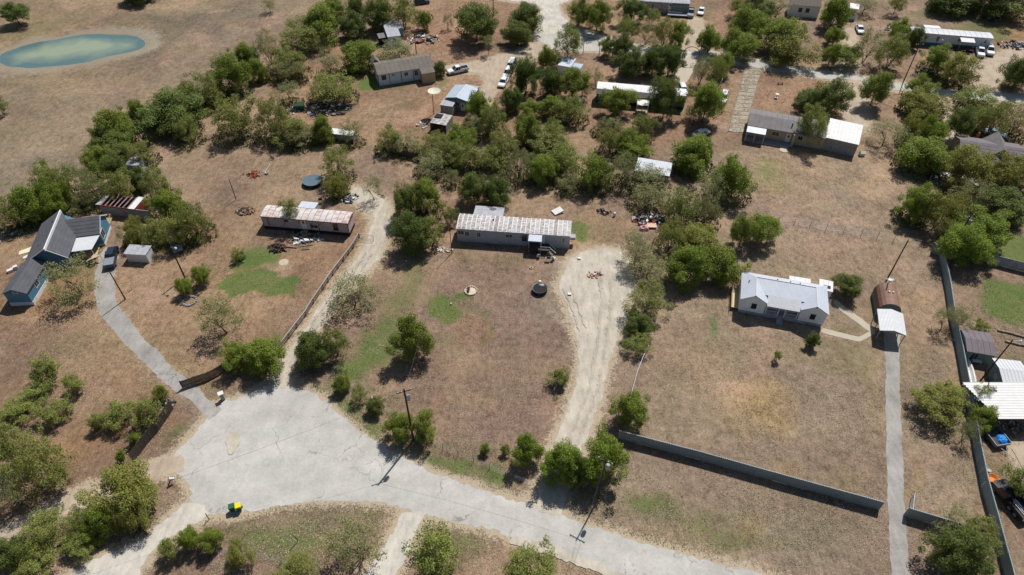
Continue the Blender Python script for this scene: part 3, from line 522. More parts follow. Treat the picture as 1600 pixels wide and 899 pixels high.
def win(parent, loc, w, h, rz=0., fm=None, gm=None, mull=1, name='window'):
    """framed window: frame proud of the wall, pane and glazing bar as sub-parts; local x along the wall, -y outwards"""
    fm = fm or m_trim; b = MB(); f = .07
    b.box(-w/2-f, w/2+f, -.05, .0, -h/2-f, -h/2); b.box(-w/2-f, w/2+f, -.05, .0, h/2, h/2+f)
    b.box(-w/2-f, -w/2, -.05, .0, -h/2, h/2); b.box(w/2, w/2+f, -.05, .0, -h/2, h/2)
    if mull: b.box(-.02, .02, -.04, .0, -h/2, h/2)
    o = b.build(name, fm, parent, loc, rz)
    MB().box(-w/2, w/2, -.018, .02, -h/2, h/2).build('pane', gm or m_glass, o)
    return o
def door(parent, loc, w=.9, h=2.0, rz=0., m=None):
    b = MB(); b.box(-w/2-.06, -w/2, -.05, 0, 0, h+.06); b.box(w/2, w/2+.06, -.05, 0, 0, h+.06); b.box(-w/2, w/2, -.05, 0, h, h+.06)
    b.box(-w/2, w/2, -.03, .01, 0, h)
    o = b.build('door', m or m_trim, parent, loc, rz)
    MB().box(-w*.25, w*.25, -.04, -.031, h*.55, h*.88).build('pane', m_glass, o)
    MB().box(w*.34, w*.40, -.07, -.031, h*.45, h*.5).build('handle', m_steel, o)
    return o
FACE = {'f': lambda L, D, t: ((L*t, 0), 0), 'b': lambda L, D, t: ((L*t, D), math.pi), 'l': lambda L, D, t: ((0, D*t), -math.pi/2), 'r': lambda L, D, t: ((L, D*t), math.pi/2)}
def on_wall(L, D, face, t, z, off=0.):
    (x, y), r = FACE[face](L, D, t)
    dx, dy = {'f': (0, -off), 'b': (0, off), 'l': (-off, 0), 'r': (off, 0)}[face]
    return (x+dx, y+dy, z), r
def openings(root, L, D, ws, off=.004):
    for wv in ws:
        if wv[0] == 'd':
            _, face, t_, z, w_, h_ = wv[:6]; loc, r = on_wall(L, D, face, t_, z, off); door(root, loc, w_, h_, r, wv[6] if len(wv) > 6 else None)
        else:
            face, t_, z, w_, h_ = wv[:5]; loc, r = on_wall(L, D, face, t_, z, off); win(root, loc, w_, h_, r, wv[5] if len(wv) > 5 else None, None, wv[6] if len(wv) > 6 else 1)
def arch_prof(D, z0, rise, n=8, over=.12):
    out = []
    for i in range(n+1):
        u = i/n; y = -over+(D+2*over)*u; out.append((y, z0+rise*(1-(2*u-1)**2)))
    return out
def strip_roof(root, L, prof, n, m, th=.05, seam=.045, name='roof_panel', x0=0., sm=None, sw=.05):
    """roof of n sheets side by side along x over profile (y,z); sheets share one mesh, each with a raised seam"""
    w_ = L/n; b = MB(); pr = prof + [(y, z-th) for y, z in reversed(prof)]
    b.prism_x(pr, .006, w_-.006)
    ps = [(y, z+seam) for y, z in prof] + [(y, z+.002) for y, z in reversed(prof)]
    b.cur = 1 if sm else 0; b.prism_x(ps, .012, .012+sw)
    me = b.mesh(name, m, sm) if sm else b.mesh(name, m)
    for i in range(n): link(name, me, root, (x0+i*w_, 0, 0))
def trailer(label, cat, A, B, Cc, he, rise, wall, roofm, n, ws, skirt=.55, name='trailer_home', style='arch', trim=None, group=None, over=.12, sk=None, sm=None, sw=.05):
    a, yaw, L, D = frame(A, B, Cc, he)
    root = empty(name, a, yaw, label, cat, group)
    MB().box(0, L, 0, D, skirt, he-.02).build('wall', wall, root)
    MB().box(.04, L-.04, .04, D-.04, 0, skirt).build('skirting', sk or m_skirt, root)
    if style == 'arch': prof = arch_prof(D, he, rise, 8, over)
    elif style == 'gable': prof = [(-over, he), (D/2, he+rise), (D+over, he)]
    else: prof = [(-over, he), (D+over, he+rise)]
    gp = [(0, he-.03)] + [(y, z-.055) for y, z in prof if 0 < y < D] + [(D, (he if style != 'shed' else he+rise)-.03)]
    [MB().prism_x(gp, xa, xa+.05).build('gable_end', wall, root) for xa in (.01, L-.06)]
    strip_roof(root, L+.2, prof, n, roofm, x0=-.1, sm=sm, sw=sw)
    if trim:
        b = MB(); b.box(-.11, L+.11, -over-.05, -over-.01, he-.16, he+.02); b.box(L+.11, L+.15, -over, D+over, he-.16, he+.02); b.build('fascia', trim, root)
    openings(root, L, D, ws)
    return root, L, D, a, yaw
def lean(root, name, x0, x1, y0, y1, z0, z1, wallm, roofm, axis='y', n=3, walls=True):
    """shed-roofed extension; roof falls from z0 at y0 to z1 at y1"""
    if walls:
        zz = min(z0, z1)-.06; MB().hexa([(x0+.08,y0+.02,0),(x1-.08,y0+.02,0),(x1-.08,y1-.08,0),(x0+.08,y1-.08,0)], [(x0+.08,y0+.02,z0-.07),(x1-.08,y0+.02,z0-.07),(x1-.08,y1-.08,z1-.07),(x0+.08,y1-.08,z1-.07)]).build(name+'_wall', wallm, root)
    w_ = (x1-x0)/n; me = MB().slab([(.005,y0,z0),(w_-.005,y0,z0),(w_-.005,y1,z1),(.005,y1,z1)], .05).mesh(name+'_roof_sheet', roofm)
    for i in range(n): link(name+'_roof_sheet', me, root, (x0+i*w_, 0, 0))
def steps(root, x, y, z, w_, n, m, rz=0., name='steps'):
    b = MB()
    for i in range(n): b.box(-w_/2, w_/2, -.28*(n-i), -.28*(n-i-1)-.003, 0, z*(i+1)/(n+1))
    return b.build(name, m, root, (x, y, 0), rz)
def rail(root, pts, h, z, m, bal=.35, name='railing'):
    b = MB()
    for p, q in zip(pts, pts[1:]):
        b.tube((*p, z+h), (*q, z+h), .04, n=4); b.tube((*p, z+.12), (*q, z+.12), .025, n=4)
        d = math.dist(p, q); k = max(1, int(d/bal))
        for i in range(k+1):
            u = i/k; x = p[0]+(q[0]-p[0])*u; y = p[1]+(q[1]-p[1])*u; b.tube((x, y, z), (x, y, z+h), .03, n=4)
    return b.build(name, m, root)

# ---------------------------------------------------------------- central trailer
r, L, D, a, yaw = trailer('long grey trailer home with rust-streaked white metal roof in the middle of the central lot', 'trailer home',
    (713.5,357), (891,369), (719.6,334.5), 3.2, .32, m_wallgrey, m_roofrust, 25,
    [('f',.035,2.25,1.1,.9),('f',.09,2.1,.75,1.0),('f',.195,2.05,.65,1.1),('f',.465,2.2,1.3,.7),('f',.60,1.9,.9,1.5,m_wallgrey),('f',.945,2.1,.35,1.2),('d','f',.755,1.0,.9,2.0),
     ('r',.5,2.2,.8,.8),('l',.5,2.2,.8,.8)], skirt=.62, sm=m_seam, sw=.16)
MB().box(L*.53, L*.62, -.14, -.05, 3.05, 3.24).build('fascia', m_wallgrey, r)
b = MB(); b.slab([(L*.64,-.13,3.1),(L*.757,-.13,3.1),(L*.757,-1.75,2.85),(L*.64,-1.75,2.85)], .06); b.build('porch_roof', m_lilacroof, r)
b = MB()
for x in (.645, .752): b.tube((L*x,-1.65,0), (L*x,-1.65,2.82), .05, n=5)
b.build('porch_post', m_trim, r)
b = MB(); b.box(L*.635, L*.83, -2.0, -.06, .85, .98)
for x in (.64,.735,.825): b.box(L*x-.05, L*x+.05, -1.95, -1.85, 0, .85)
b.build('deck', m_darkwood, r)
rail(r, [(L*.64,-1.95),(L*.745,-1.95)], .9, .98, m_darkwood); rail(r, [(L*.745,-1.96),(L*.82,-1.96)], .8, .98, m_steel, .25)
s_ = steps(r, 0, 0, .98, 1.0, 4, m_wood); s_.location = (L*.82, -1.4, 0); s_.rotation_euler = (0, 0, R_(62))
b = MB()
for dx in (-.5, .5): b.tube((L*.825, -1.4+dx, 1.8), (L*.825+1.3, -1.95+dx, .95), .035, n=4)
b.build('handrail', m_trim, r)
# rear room with sagging roof
lean(r, 'rear_room', L*.115, L*.385, D+.02, D+3.6, 3.05, 2.6, m_wallgrey, m_skirt, n=4)
MB().tube((L*.31, D*.62, 3.4), (L*.31, D*.62, 3.75), .14, n=10).build('roof_vent', m_dark, r)
MB().box(L+.05, L+1.0, D*.25, D*.5, 1.3, 1.9).build('window_air_conditioner', m_skirt, r)
CT = (r, L, D)
# ---------------------------------------------------------------- left trailer, red trim
r, L, D, a, yaw = trailer('mauve trailer home with dark red trim and pink rusty roof beside the picket fence', 'trailer home',
    (407,337.6), (543,349), (417.6,321), 3.2, .25, m_wallpink, m_roofrust2, 15,
    [('f',.285,2.5,.7,.4,m_red),('f',.60,2.0,1.5,1.3,m_plainwhite),('f',.85,1.95,.8,1.5,m_red),('d','f',.485,1.0,.85,2.0,m_plainwhite)], skirt=.8, trim=m_red, sk=m_dark, sm=m_seamd, sw=.10)
b = MB()
for x in (.005,.07,.56,.655,.995): b.box(L*x-.06, L*x+.06, -.03, -.004, .8, 3.05)
b.build('pilaster', m_red, r)
lean(r, 'rear_lean_to', L*.36, L*.56, D+.02, D+2.2, 3.3, 3.1, m_skirt, m_lilacroof, n=3)
steps(r, L*.485, -.02, .9, 1.0, 3, m_wood)
# ---------------------------------------------------------------- white gabled house
a, yaw, L, D = frame((1157.6,466.5), (1295.5,491.4), (1163,428), 3.4)
D = 6.7; he = 3.4; zr = 4.75; yr = D*.66; wg = L*.31; r = empty('house', a, yaw, 'white house with pale metal roof and two front gables around a railed porch', 'house')
b = MB(); b.box(.15, wg-.1, .1, D-.1, .7, he-.06); b.box(L-wg+.1, L-.15, .1, D-.1, .7, he-.06); b.box(wg-.1, L-wg+.1, 1.55, D-.12, .7, he-.06)
b.prism_y([(.15,he-.06),(wg-.1,he-.06),(wg/2,zr-.12)], .1, yr); b.prism_y([(L-wg+.1,he-.06),(L-.15,he-.06),(L-wg/2,zr-.12)], .101, yr); b.build('wall', m_wallwhite, r)
MB().box(.25, L-.25, .2, D-.2, 0, .7).build('skirting', m_skirt, r)
for x0 in (0, L-wg):
    b = MB(); xm = x0+wg/2
    b.slab([(x0-.05,-.15,he-.03),(xm,-.15,zr),(xm,yr,zr),(x0+(.0 if x0 == 0 else wg/2-.1),(D+.1 if x0 == 0 else yr),(he-.03 if x0 == 0 else zr-.05)),(x0-.05,(D+.1 if x0 == 0 else -.1+yr*.5),he-.03)], .06); b.build('wing_roof', m_lilacroofy, r)
    b = MB(); b.slab([(xm,-.15,zr),(x0+wg+.05,-.15,he-.03),(x0+wg+.05,(D+.1 if x0 > 0 else yr*.5),he-.03),(xm,yr,zr)], .06); b.build('wing_roof', m_lilacroofy, r)
    MB().tube((xm,-.16,zr+.0),(xm,yr,zr+.0),.07,n=6).build('ridge_cap', m_plainwhite, r)
b = MB(); b.slab([(wg/2,yr,zr+.004),(L-wg/2,yr,zr+.004),(L+.04,D+.12,he-.02),(-.04,D+.12,he-.02)], .06); b.build('rear_roof', m_lilacroof, r)
b = MB(); zm = he+.35; b.slab([(wg*.82,1.5,zm),(L-wg*.82,1.5,zm),(L-wg/2,yr,zr+.004),(wg/2,yr,zr+.004)], .06); b.build('front_roof', m_lilacroof, r)
MB().tube((wg/2,yr,zr+.02),(L-wg/2,yr,zr+.02),.07,n=6).build('ridge_cap', m_plainwhite, r)
b = MB(); b.slab([(wg-.02,-.25,he-.42),(L-wg+.02,-.25,he-.42),(L-wg+.02,1.62,zm+.05),(wg-.02,1.62,zm+.05)], .06); b.build('porch_roof', m_whiteroof, r)
MB().box(wg-.1, L-wg+.1, .12, 1.56, .62, .78).build('porch_deck', m_skirt, r)
c1, c2 = wg+(L-2*wg)*.40, wg+(L-2*wg)*.60
me_post = MB().box(-.07,.07,-.07,.07,.78,he-.45).mesh('porch_post', m_trim)
for x in (wg+.15, c1, c2, L-wg-.15): link('porch_post', me_post, r, (x, .2, 0))
rail(r, [(wg+.15,.2),(c1,.2)], .85, .78, m_trim, .26); rail(r, [(c2,.2),(L-wg-.15,.2)], .85, .78, m_trim, .26)
steps(r, (c1+c2)/2, .1, .78, c2-c1-.1, 4, m_skirt)
for x in (wg*.56, L-wg*.5): win(r, (x, .096, 2.1), .85, 1.25, 0, m_trim, None, 0)
for x in (wg+.9, L-wg-.9): win(r, (x, 1.546, 2.2), 1.1, 1.2)
door(r, ((c1+c2)/2, 1.546, .8), .95, 2.05)
for x in (wg/2, L-wg/2): MB().box(x-.12,x+.12,.06,.098,4.15,4.4).build('gable_vent', m_steel, r)
for x, y in ((wg*.25,D*.55),(L*.40,yr+.25),(L*.55,yr+.25),(L*.66,yr+.25)): MB().tube((x,y,zr-.75 if x < wg/2 else zr-.3),(x,y,zr+.12 if x > wg/2 else zr-.35),.09,n=8).build('roof_vent', m_dark, r)
for f_, t_, s__ in (('l',.4,1),('r',.4,1)): loc, rz = on_wall(L-.3, D, f_, t_, 2.1, -.11); win(r, (loc[0]+.15, loc[1], 2.1), .8, 1.1, rz)
rail(r, [(-1.0,.4),(-1.0,D*.9)], .95, .7, m_wood2, .5, 'side_ramp_railing'); MB().box(-1.05,.1,.4,D*.92,.58,.7).build('side_ramp', m_wood2, r)
# its two white outbuildings
def small_shed(label, A, B, Cc, he, rise, wall, roofm, style='gable', n=4, ws=(), cat='shed', name='shed', axis='x', over=.15, skirt=.0):
    a, yaw, L, D = frame(A, B, Cc, he); r = empty(name, a, yaw, label, cat)
    if axis == 'x':
        MB().box(.05, L-.05, .05, D-.05, 0, he-.03).build('wall', wall, r)
        prof = {'gable': [(-over,he),(D/2,he+rise),(D+over,he)], 'shed': [(-over,he),(D+over,he+rise)]}[style]
        if style == 'gable': MB().prism_x([(.05,he-.03),(D-.05,he-.03),(D/2,he+rise-.07)], .06, L-.06).build('gable_end', wall, r)
        strip_roof(r, L+.1, prof, n, roofm, x0=-.05, seam=.03)
    else:
        MB().box(.05, L-.05, .05, D-.05, 0, he-.03).build('wall', wall, r)
        MB().prism_y([(.05,he-.03),(L-.05,he-.03),(L/2,he+rise-.07)], .06, D-.06).build('gable_end', wall, r)
        k = n; w_ = (D+.1)/k
        for sx in (0, 1):
            p = [(-over,he),(L/2,he+rise)] if sx == 0 else [(L/2,he+rise),(L+over,he)]
            me = MB().slab([(p[0][0],.005,p[0][1]),(p[1][0],.005,p[1][1]),(p[1][0],w_-.005,p[1][1]),(p[0][0],w_-.005,p[0][1])], .05).mesh('roof_panel', roofm)
            for i in range(k): link('roof_panel', me, r, (0, -.05+i*w_, 0))
    openings(r, L, D, ws, -.045)
    return r, L, D
small_shed('flat white metal lean-to standing behind the white gabled house', (1234,447), (1267,452.5), (1235,433), 2.6, .15, m_wallwhite, m_plainwhite, 'shed', 4, name='storage_shed')
r, L, D = small_shed('tiny white cabin with two dark skylights behind the white gabled house', (1280,451), (1301,455.5), (1281,438), 2.6, .2, m_wallwhite, m_plainwhite, 'shed', 3, name='storage_shed')
for x in (.3, .6):
    MB().box(L*x, L*x+.5, D*.2, D*.2+.6, 2.6+.12, 2.6+.17).build('skylight', m_glass, r)
# ---------------------------------------------------------------- round-roofed garage and carport
a, yaw, L, D = frame((1377.5,487), (1413.5,493), (1385,447), 2.6)
a = (a[0]-math.sin(yaw)*1.5, a[1]+math.cos(yaw)*1.5); D -= 1.3
r = empty('garage', a, yaw, 'rounded brown metal garage with green end wall behind the white carport', 'garage')
k = 9; pr = [(L/2-(L/2)*math.cos(math.pi*i/k)**1 * (1), 1.1+2.15*math.sin(math.pi*i/k)**.75) for i in range(k+1)]
MB().box(.05, L-.05, .05, D, 0, 1.1).build('wall', m_greenwall, r)
MB().prism_y([(x*(1-.02)+.02*L/2, z-.04) for x, z in pr], .06, .2).build('end_wall', m_greenwall, r)
MB().prism_y([(x*(1-.02)+.02*L/2, z-.04) for x, z in pr], D-.2, D-.06).build('end_wall', m_greenwall, r)
kk = 3; w_ = D/kk
me = MB().prism_y(pr+[(L/2+(x-L/2)*.97, z-.06) for x, z in reversed(pr)], .006, w_-.006).mesh('roof_panel', m_brown)
for i in range(kk): link('roof_panel', me, r, (0, i*w_, 0))
for x in (.42,.6): MB().tube((L*x, D*.55, 3.1), (L*x, D*.55, 3.45), .13, n=8).build('roof_vent', m_plainwhite, r)
door(r, (L*.5, .04, 0), .9, 2.0)
a, yaw, L, D = frame((1375.7,516.7), (1415.5,524.5), (1376.7,484), 2.5)
r = empty('carport', a, yaw, 'open white metal carport at the top of the long asphalt driveway', 'carport')
kk = 5; w_ = D/kk
for sx in (0, 1):
    p = [(-.1,2.5),(L*.5,3.05)] if sx == 0 else [(L*.5,3.05),(L+.1,2.5)]
    me = MB().slab([(p[0][0],.004,p[0][1]),(p[1][0],.004,p[1][1]),(p[1][0],w_-.004,p[1][1]),(p[0][0],w_-.004,p[0][1])], .06).mesh('roof_panel', m_whiteroof)
    for i in range(kk): link('roof_panel', me, r, (0, i*w_, 0))
me = MB().box(-.05,.05,-.05,.05,0,2.44).mesh('post', m_steel)
for x in (.05, L-.05):
    for y in (.1, D/2, D-.1): link('post', me, r, (x, y, 0))
MB().prism_y([(0,2.4),(L,2.4),(L/2,2.95)], .02, .08).build('gable_end', m_steel, r)
# ---------------------------------------------------------------- blue house
a, yaw, L, D = frame((41,409), (104,401), (80,350), 3.1)
r = empty('house', a, yaw, 'blue house with dark shingle roofs and white ridge trim at the left edge', 'house')
D = 10.6; zl, zr2 = 5.6, 5.15
MB().box(.2, L-.2, .2, D-.1, .5, 3.05).build('wall', m_wallblue2, r)
MB().prism_y([(.2,3.05),(L-.2,3.05),(L*.56,zl-.5),(L*.56,zl-.5)], .21, D-.11).build('gable_end', m_wallblue2, r)
MB().box(.3, L-.3, .3, D-.2, 0, .5).build('skirting', m_skirt, r)
def shingle_roof(root, p00, p10, p11, p01, rows, m, name='shingle_course'):
    """rows of shingles from eave (p00-p10) to ridge (p01-p11), each course lapping the one below"""
    for i in range(rows):
        u0, u1 = i/rows, (i+1)/rows; lp = lambda a, b, u, dz=0: (a[0]+(b[0]-a[0])*u, a[1]+(b[1]-a[1])*u, a[2]+(b[2]-a[2])*u+dz)
        MB().slab([lp(p00,p01,u0,.035), lp(p10,p11,u0,.035), lp(p10,p11,u1), lp(p00,p01,u1)], .06).build(name, m, root)
xr = L*.60
shingle_roof(r, (-.3,-.3,3.0), (-.3,D+.2,3.0), (xr,D+.2,zl), (xr,-.3,zl), 8, m_shingle)
shingle_roof(r, (L+.3,-.3,3.0), (L+.3,D-4.5,3.0), (xr+.2,D+.2,zr2), (xr+.2,-.3,zr2), 6, m_shingle)
MB().box(xr, xr+.18, -.32, D+.2, zr2-.1, zl+.03).build('ridge_wall', m_trim, r)
b = MB(); b.slab([(-.3,-.36,3.02),(xr,-.36,zl+.02),(xr,-.3,zl+.02),(-.3,-.3,3.02)], .16); b.slab([(xr,-.37,zl+.02),(L+.3,-.37,3.02),(L+.3,-.31,3.02),(xr,-.31,zl+.02)], .16); b.build('barge_board', m_trim, r)
for x, y in ((L*.28,D*.25),(L*.3,D*.5),(L*.5,D*.75)): MB().box(x-.12,x+.12,y-.12,y+.12,3+(zl-3)*(x/xr)-.1,3+(zl-3)*(x/xr)+.14).build('roof_vent', m_dark, r)
# cross wing to the right
x1, y0, y1 = L+4.4, D-5.0, D+.6; ym = (y0+y1)/2+.4; zc_ = 4.7
MB().box(L-.3, x1-.25, y0+.2, y1-.2, .5, 3.0).build('wall', m_wallblue, r)
MB().prism_x([(y0+.2,3.0),(y1-.2,3.0),(ym,zc_-.12)], L*.7, x1-.26).build('gable_end', m_wallblue, r)
MB().box(L-.2, x1-.2, y0+.15, y1-.15, 0, .5).build('skirting', m_plainwhite, r)
shingle_roof(r, (L*.85,y0-.1,2.95), (x1,y0-.1,2.95), (x1,ym,zc_), (xr+.25,ym,zc_), 5, m_shingle)
shingle_roof(r, (x1,y1+.1,2.95), (L*.7,y1+.1,2.95), (xr+.25,ym,zc_), (x1,ym,zc_), 5, m_shingle)
b = MB(); b.slab([(x1,y0-.1,3.0),(x1+.06,y0-.1,3.0),(x1+.06,ym,zc_+.05),(x1,ym,zc_+.05)], .18); b.slab([(x1,ym,zc_+.05),(x1+.06,ym,zc_+.05),(x1+.06,y1+.1,3.0),(x1,y1+.1,3.0)], .18); b.build('barge_board', m_trim, r)
win(r, (x1-.24, y0+1.4, 1.9), 1.5, 1.5, math.pi/2)
b = MB(); b.slab([(L*.95,y0-3.6,2.45),(x1-.9,y0-3.6,2.45),(x1-.1,y0-.12,2.8),(L*.95,y0-.12,2.8)], .07); b.build('porch_roof', m_whiteroof, r)
b = MB()
for x in (L+.6, x1-1.1): b.tube((x,y0-3.4,0),(x,y0-3.4,2.4),.07,n=5)
b.build('porch_post', m_plainwhite, r)
MB().box(L+.1, x1-1.0, y0-3.4, y0-.1, .25, .4).build('porch_deck', m_wood2, r)
b = MB(); b.box(L*.8, x1-.4, y1+.2, y1+2.4, .4, .5); b.build('rear_deck', m_wood2, r); rail(r, [(L*.8,y1+2.4),(x1-.4,y1+2.4),(x1-.4,y1+.3)], .9, .5, m_wood2, .5)
# blue annex in front (gable ridge along y), joined to the house
a2, yaw2, L2, D2 = frame((3,459.5), (41,458), (41,409), 3.0)
r = empty('annex', a2, yaw2, 'long blue annex with white skirting and small gable vent in front of the blue house', 'outbuilding')
D2 = 7.6
MB().box(.1, L2-.1, .1, D2, .75, 2.95).build('wall', m_wallblue, r)
MB().prism_y([(.1,2.95),(L2-.1,2.95),(L2/2,3.85)], .11, D2-.1).build('gable_end', m_wallblue2, r)
MB().box(.04, L2-.04, .04, D2, 0, .75).build('skirting', m_plainwhite, r)
shingle_roof(r, (-.15,-.15,2.95), (-.15,D2,2.95), (L2/2,D2,4.0), (L2/2,-.15,4.0), 4, m_shingle); shingle_roof(r, (L2+.15,D2,2.95), (L2+.15,-.15,2.95), (L2/2,-.15,4.0), (L2/2,D2,4.0), 4, m_shingle)
win(r, (L2*.55,.1,3.1), .7, .3, 0, m_trim, None, 0, 'gable_vent'); win(r, (L2-.096, D2*.42, 2.1), 1.1, 1.0, math.pi/2)
# ---------------------------------------------------------------- upper left buildings
r, L, D, a, yaw = trailer('pale blue-white trailer home with brown-grey shingle roof beside the parked white pickup', 'trailer home',
    (590,116.5), (677,102.5), (585,98), 3.2, 1.1, m_wallpale, m_shingle2, 12,
    [('f',.10,2.1,1.0,1.1,m_dark),('f',.27,2.4,.7,.4),('f',.50,2.1,.9,.9),('f',.68,2.0,.8,1.4),('l',.5,2.0,1.2,1.0)], style='gable', skirt=.5, sk=m_wallpale, over=.35)
b = MB()
for x in (.0,.2,.41,.63): b.box(L*x-.07, L*x+.07, -.04, -.004, .3, 3.1)
b.build('corner_trim', m_dark, r)
lean(r, 'front_room', L*.74, L*.985, -2.6, .2, 2.75, 3.3, m_tan, m_shingle2, n=4)
b = MB(); b.prism_y([(-.3,3.2),(1.8,3.2),(.75,4.3)], D-.5, D+2.2); b.build('rear_dormer', m_shingle2, r)
# blue metal roofed cabin
a, yaw, L, D = frame((695,152), (730.5,158.5), (714,133.5), 3.1)
r = empty('cabin', a, yaw, 'grey cabin with light blue metal roof next to the block pump house', 'cabin')
L, D = 6.0, 6.4
MB().box(.4, L-.4, .3, D-.3, 0, 2.95).build('wall', m_bluegreen, r)
MB().prism_y([(.4,2.95),(L-.4,2.95),(L/2,3.5)], .35, D-.35).build('gable_end', m_bluegreen, r)
kk = 6; w_ = D/kk
for p in ([(0,3.0),(L/2,3.6)], [(L/2,3.6),(L,3.0)]):
    me = MB().slab([(p[0][0],.01,p[0][1]),(p[1][0],.01,p[1][1]),(p[1][0],w_-.01,p[1][1]),(p[0][0],w_-.01,p[0][1])], .06).mesh('roof_panel', m_blue_metal)
    for i in range(kk): link('roof_panel', me, r, (0, i*w_, 0))
MB().box(L/2-.12, L/2+.12, 0, D, 3.6, 3.68).build('ridge_cap', m_plainwhite, r)
openings(r, L-.4, D, [('r',.35,1.7,1.6,1.2),('r',.7,1.7,1.2,1.2)]); win(r, (L*.5, .296, 1.7), .9, 1.0); door(r, (L*.72,.296,.1))
lean(r, 'rear_porch', L*.35, L*.95, D+.0, D+1.3, 3.1, 2.9, m_bluegreen, m_skirt, n=3)
r, L, D = small_shed('small grey block pump house with pale flat roof beside the blue-roofed cabin', (687.5,163.5), (707,166.5), (695,154.5), 2.5, .1, m_block, m_skirt, 'shed', 4, [('f',.5,1.6,.7,.5)], name='pump_house')
a, yaw, L, D = frame((671.5,191.5), (697,196), (679,177), 2.2)
r = empty('open_shed', a, yaw, 'open-fronted shed with patched white sheet roof just below the pump house', 'shed')
kk = 5; w_ = L/kk
me = MB().slab([(.01,-.1,2.2),(w_-.01,-.1,2.2),(w_-.01,D,2.45),(.01,D,2.45)], .04).mesh('roof_panel', m_roofrust)
for i in range(kk): link('roof_panel', me, r, (i*w_, .02*(i % 2), .015*(i % 3)))
MB().box(.0,.1,0,D,0,2.15).box(L-.1,L,0,D,0,2.15).box(.1,L-.1,D-.1,D,0,2.35).build('wall', m_block, r)
MB().box(.25, L*.5, D*.5, D*.9, 2.46, 2.54).build('roof_patch', m_dark, r)
# far white L-shaped trailer
r, L, D, a, yaw = trailer('white-roofed trailer end-on among dark trees beyond the shingle-roofed trailer', 'trailer home', (606,58), (625.5,55.5), (577,37), 3.0, .2, m_wallpale, m_skirt, 3, [('f',.5,2,.8,.8)], style='gable', skirt=.3)
D0 = D
a, yaw, L, D = frame((610,46), (629.5,44), (602.5,37.5), 2.9)
small_shed('pale metal canopy behind the end-on trailer', (612,45.5), (629.5,43.5), (603,37.8), 2.7, .15, m_bluegreen, m_lilacroof, 'shed', 4, name='canopy_shed', cat='shed')
small_shed('low grey porch roof at the left front corner of the end-on trailer', (592,60), (606,58), (594,53), 2.3, .1, m_dark, m_shingle3, 'shed', 3, name='porch_shed')
# ---------------------------------------------------------------- teal trailer
r, L, D, a, yaw = trailer('teal trailer home with bright white roof and small white porch behind two big trees', 'trailer home',
    (933,138), (1072,150), (936,128), 3.6, .15, m_wallteal, m_plainwhite, 14,
    [('f',.12,2.1,.9,1.0),('f',.35,2.1,.9,1.0),('f',.9,2.1,.9,1.0),('d','f',.53,1.2,.9,2.0)], skirt=.5, sk=m_dark)
MB().slab([(-.1,-1.2,2.75),(L+.1,-1.2,2.75),(L+.1,-.14,3.55),(-.1,-.14,3.55)], .05).build('awning', m_shingle3, r)
lean(r, 'porch', L*.465, L*.60, -4.2, -1.9, 2.5, 2.7, m_skirt, m_plainwhite, n=2, walls=False)
b = MB()
for x in (.47,.53,.595): b.tube((L*x,-4.0,0),(L*x,-4.0,2.42),.07,n=5)
b.build('porch_post', m_trim, r); MB().box(L*.465, L*.6, -4.1, -1.3, .0, .5).build('porch_deck', m_tan, r); rail(r, [(L*.465,-4.05),(L*.6,-4.05)], .7, .5, m_tan, .3)
# small white shed left of it
r, L, D = small_shed('white metal shed with lean-to beside the first driveway arch', (872,101.5), (892,105), (886,90.5), 2.6, .2, m_wallwhite, m_lilacroof, 'shed', 4)
lean(r, 'side_room', L+.02, L+2.4, .3, D*.7, 2.2, 2.3, m_wallwhite, m_blue_metal, n=2)
small_shed('tiny pale shed at the foot of the dense trees left of the teal trailer', (893,156), (907,158), (896,148.5), 2.0, .2, m_bluegreen, m_skirt, 'gable', 3)
# top trailer
r, L, D, a, yaw = trailer('long mauve-grey trailer at the top edge with deck and ramp beside two parked cars', 'trailer home',
    (1000,1.5), (1078,6), (1003,-5.5), 3.3, .2, m_wallpink, m_skirt, 14, [('f',.27,2,.5,1.4),('f',.45,2.3,.6,.5),('f',.1,2,.5,1.2),('d','f',.62,1.1,.9,2)], skirt=.5)
MB().box(L*.58, L*.98, -2.4, -.3, .5, .7).build('deck', m_skirt, r); rail(r, [(L*.58,-2.4),(L*.85,-2.4)], .9, .7, m_skirt, .4); MB().box(L*.64, L*.98, -.25, -.05, .7, 2.9).build('screen_panel', m_bluegreen, r)
# upper right white house, in two blocks behind the tree
small_shed('white house with dark roof partly hidden by a bright tree at the upper right', (1236,7), (1283,11), (1240,-3), 3.4, 1.2, m_wallwhite, m_shingle2, 'gable', 8, [('f',.36,2,.9,1.1,m_dark),('f',.6,2,.9,1.1,m_dark)], cat='house', name='house')
small_shed('white annex with one dark window right of the bright tree at the upper right', (1328,12.5), (1342,14.5), (1330,6), 3.2, .15, m_wallwhite, m_plainwhite, 'shed', 3, [('f',.5,1.9,1.0,1.2,m_dark)], name='annex', cat='outbuilding')
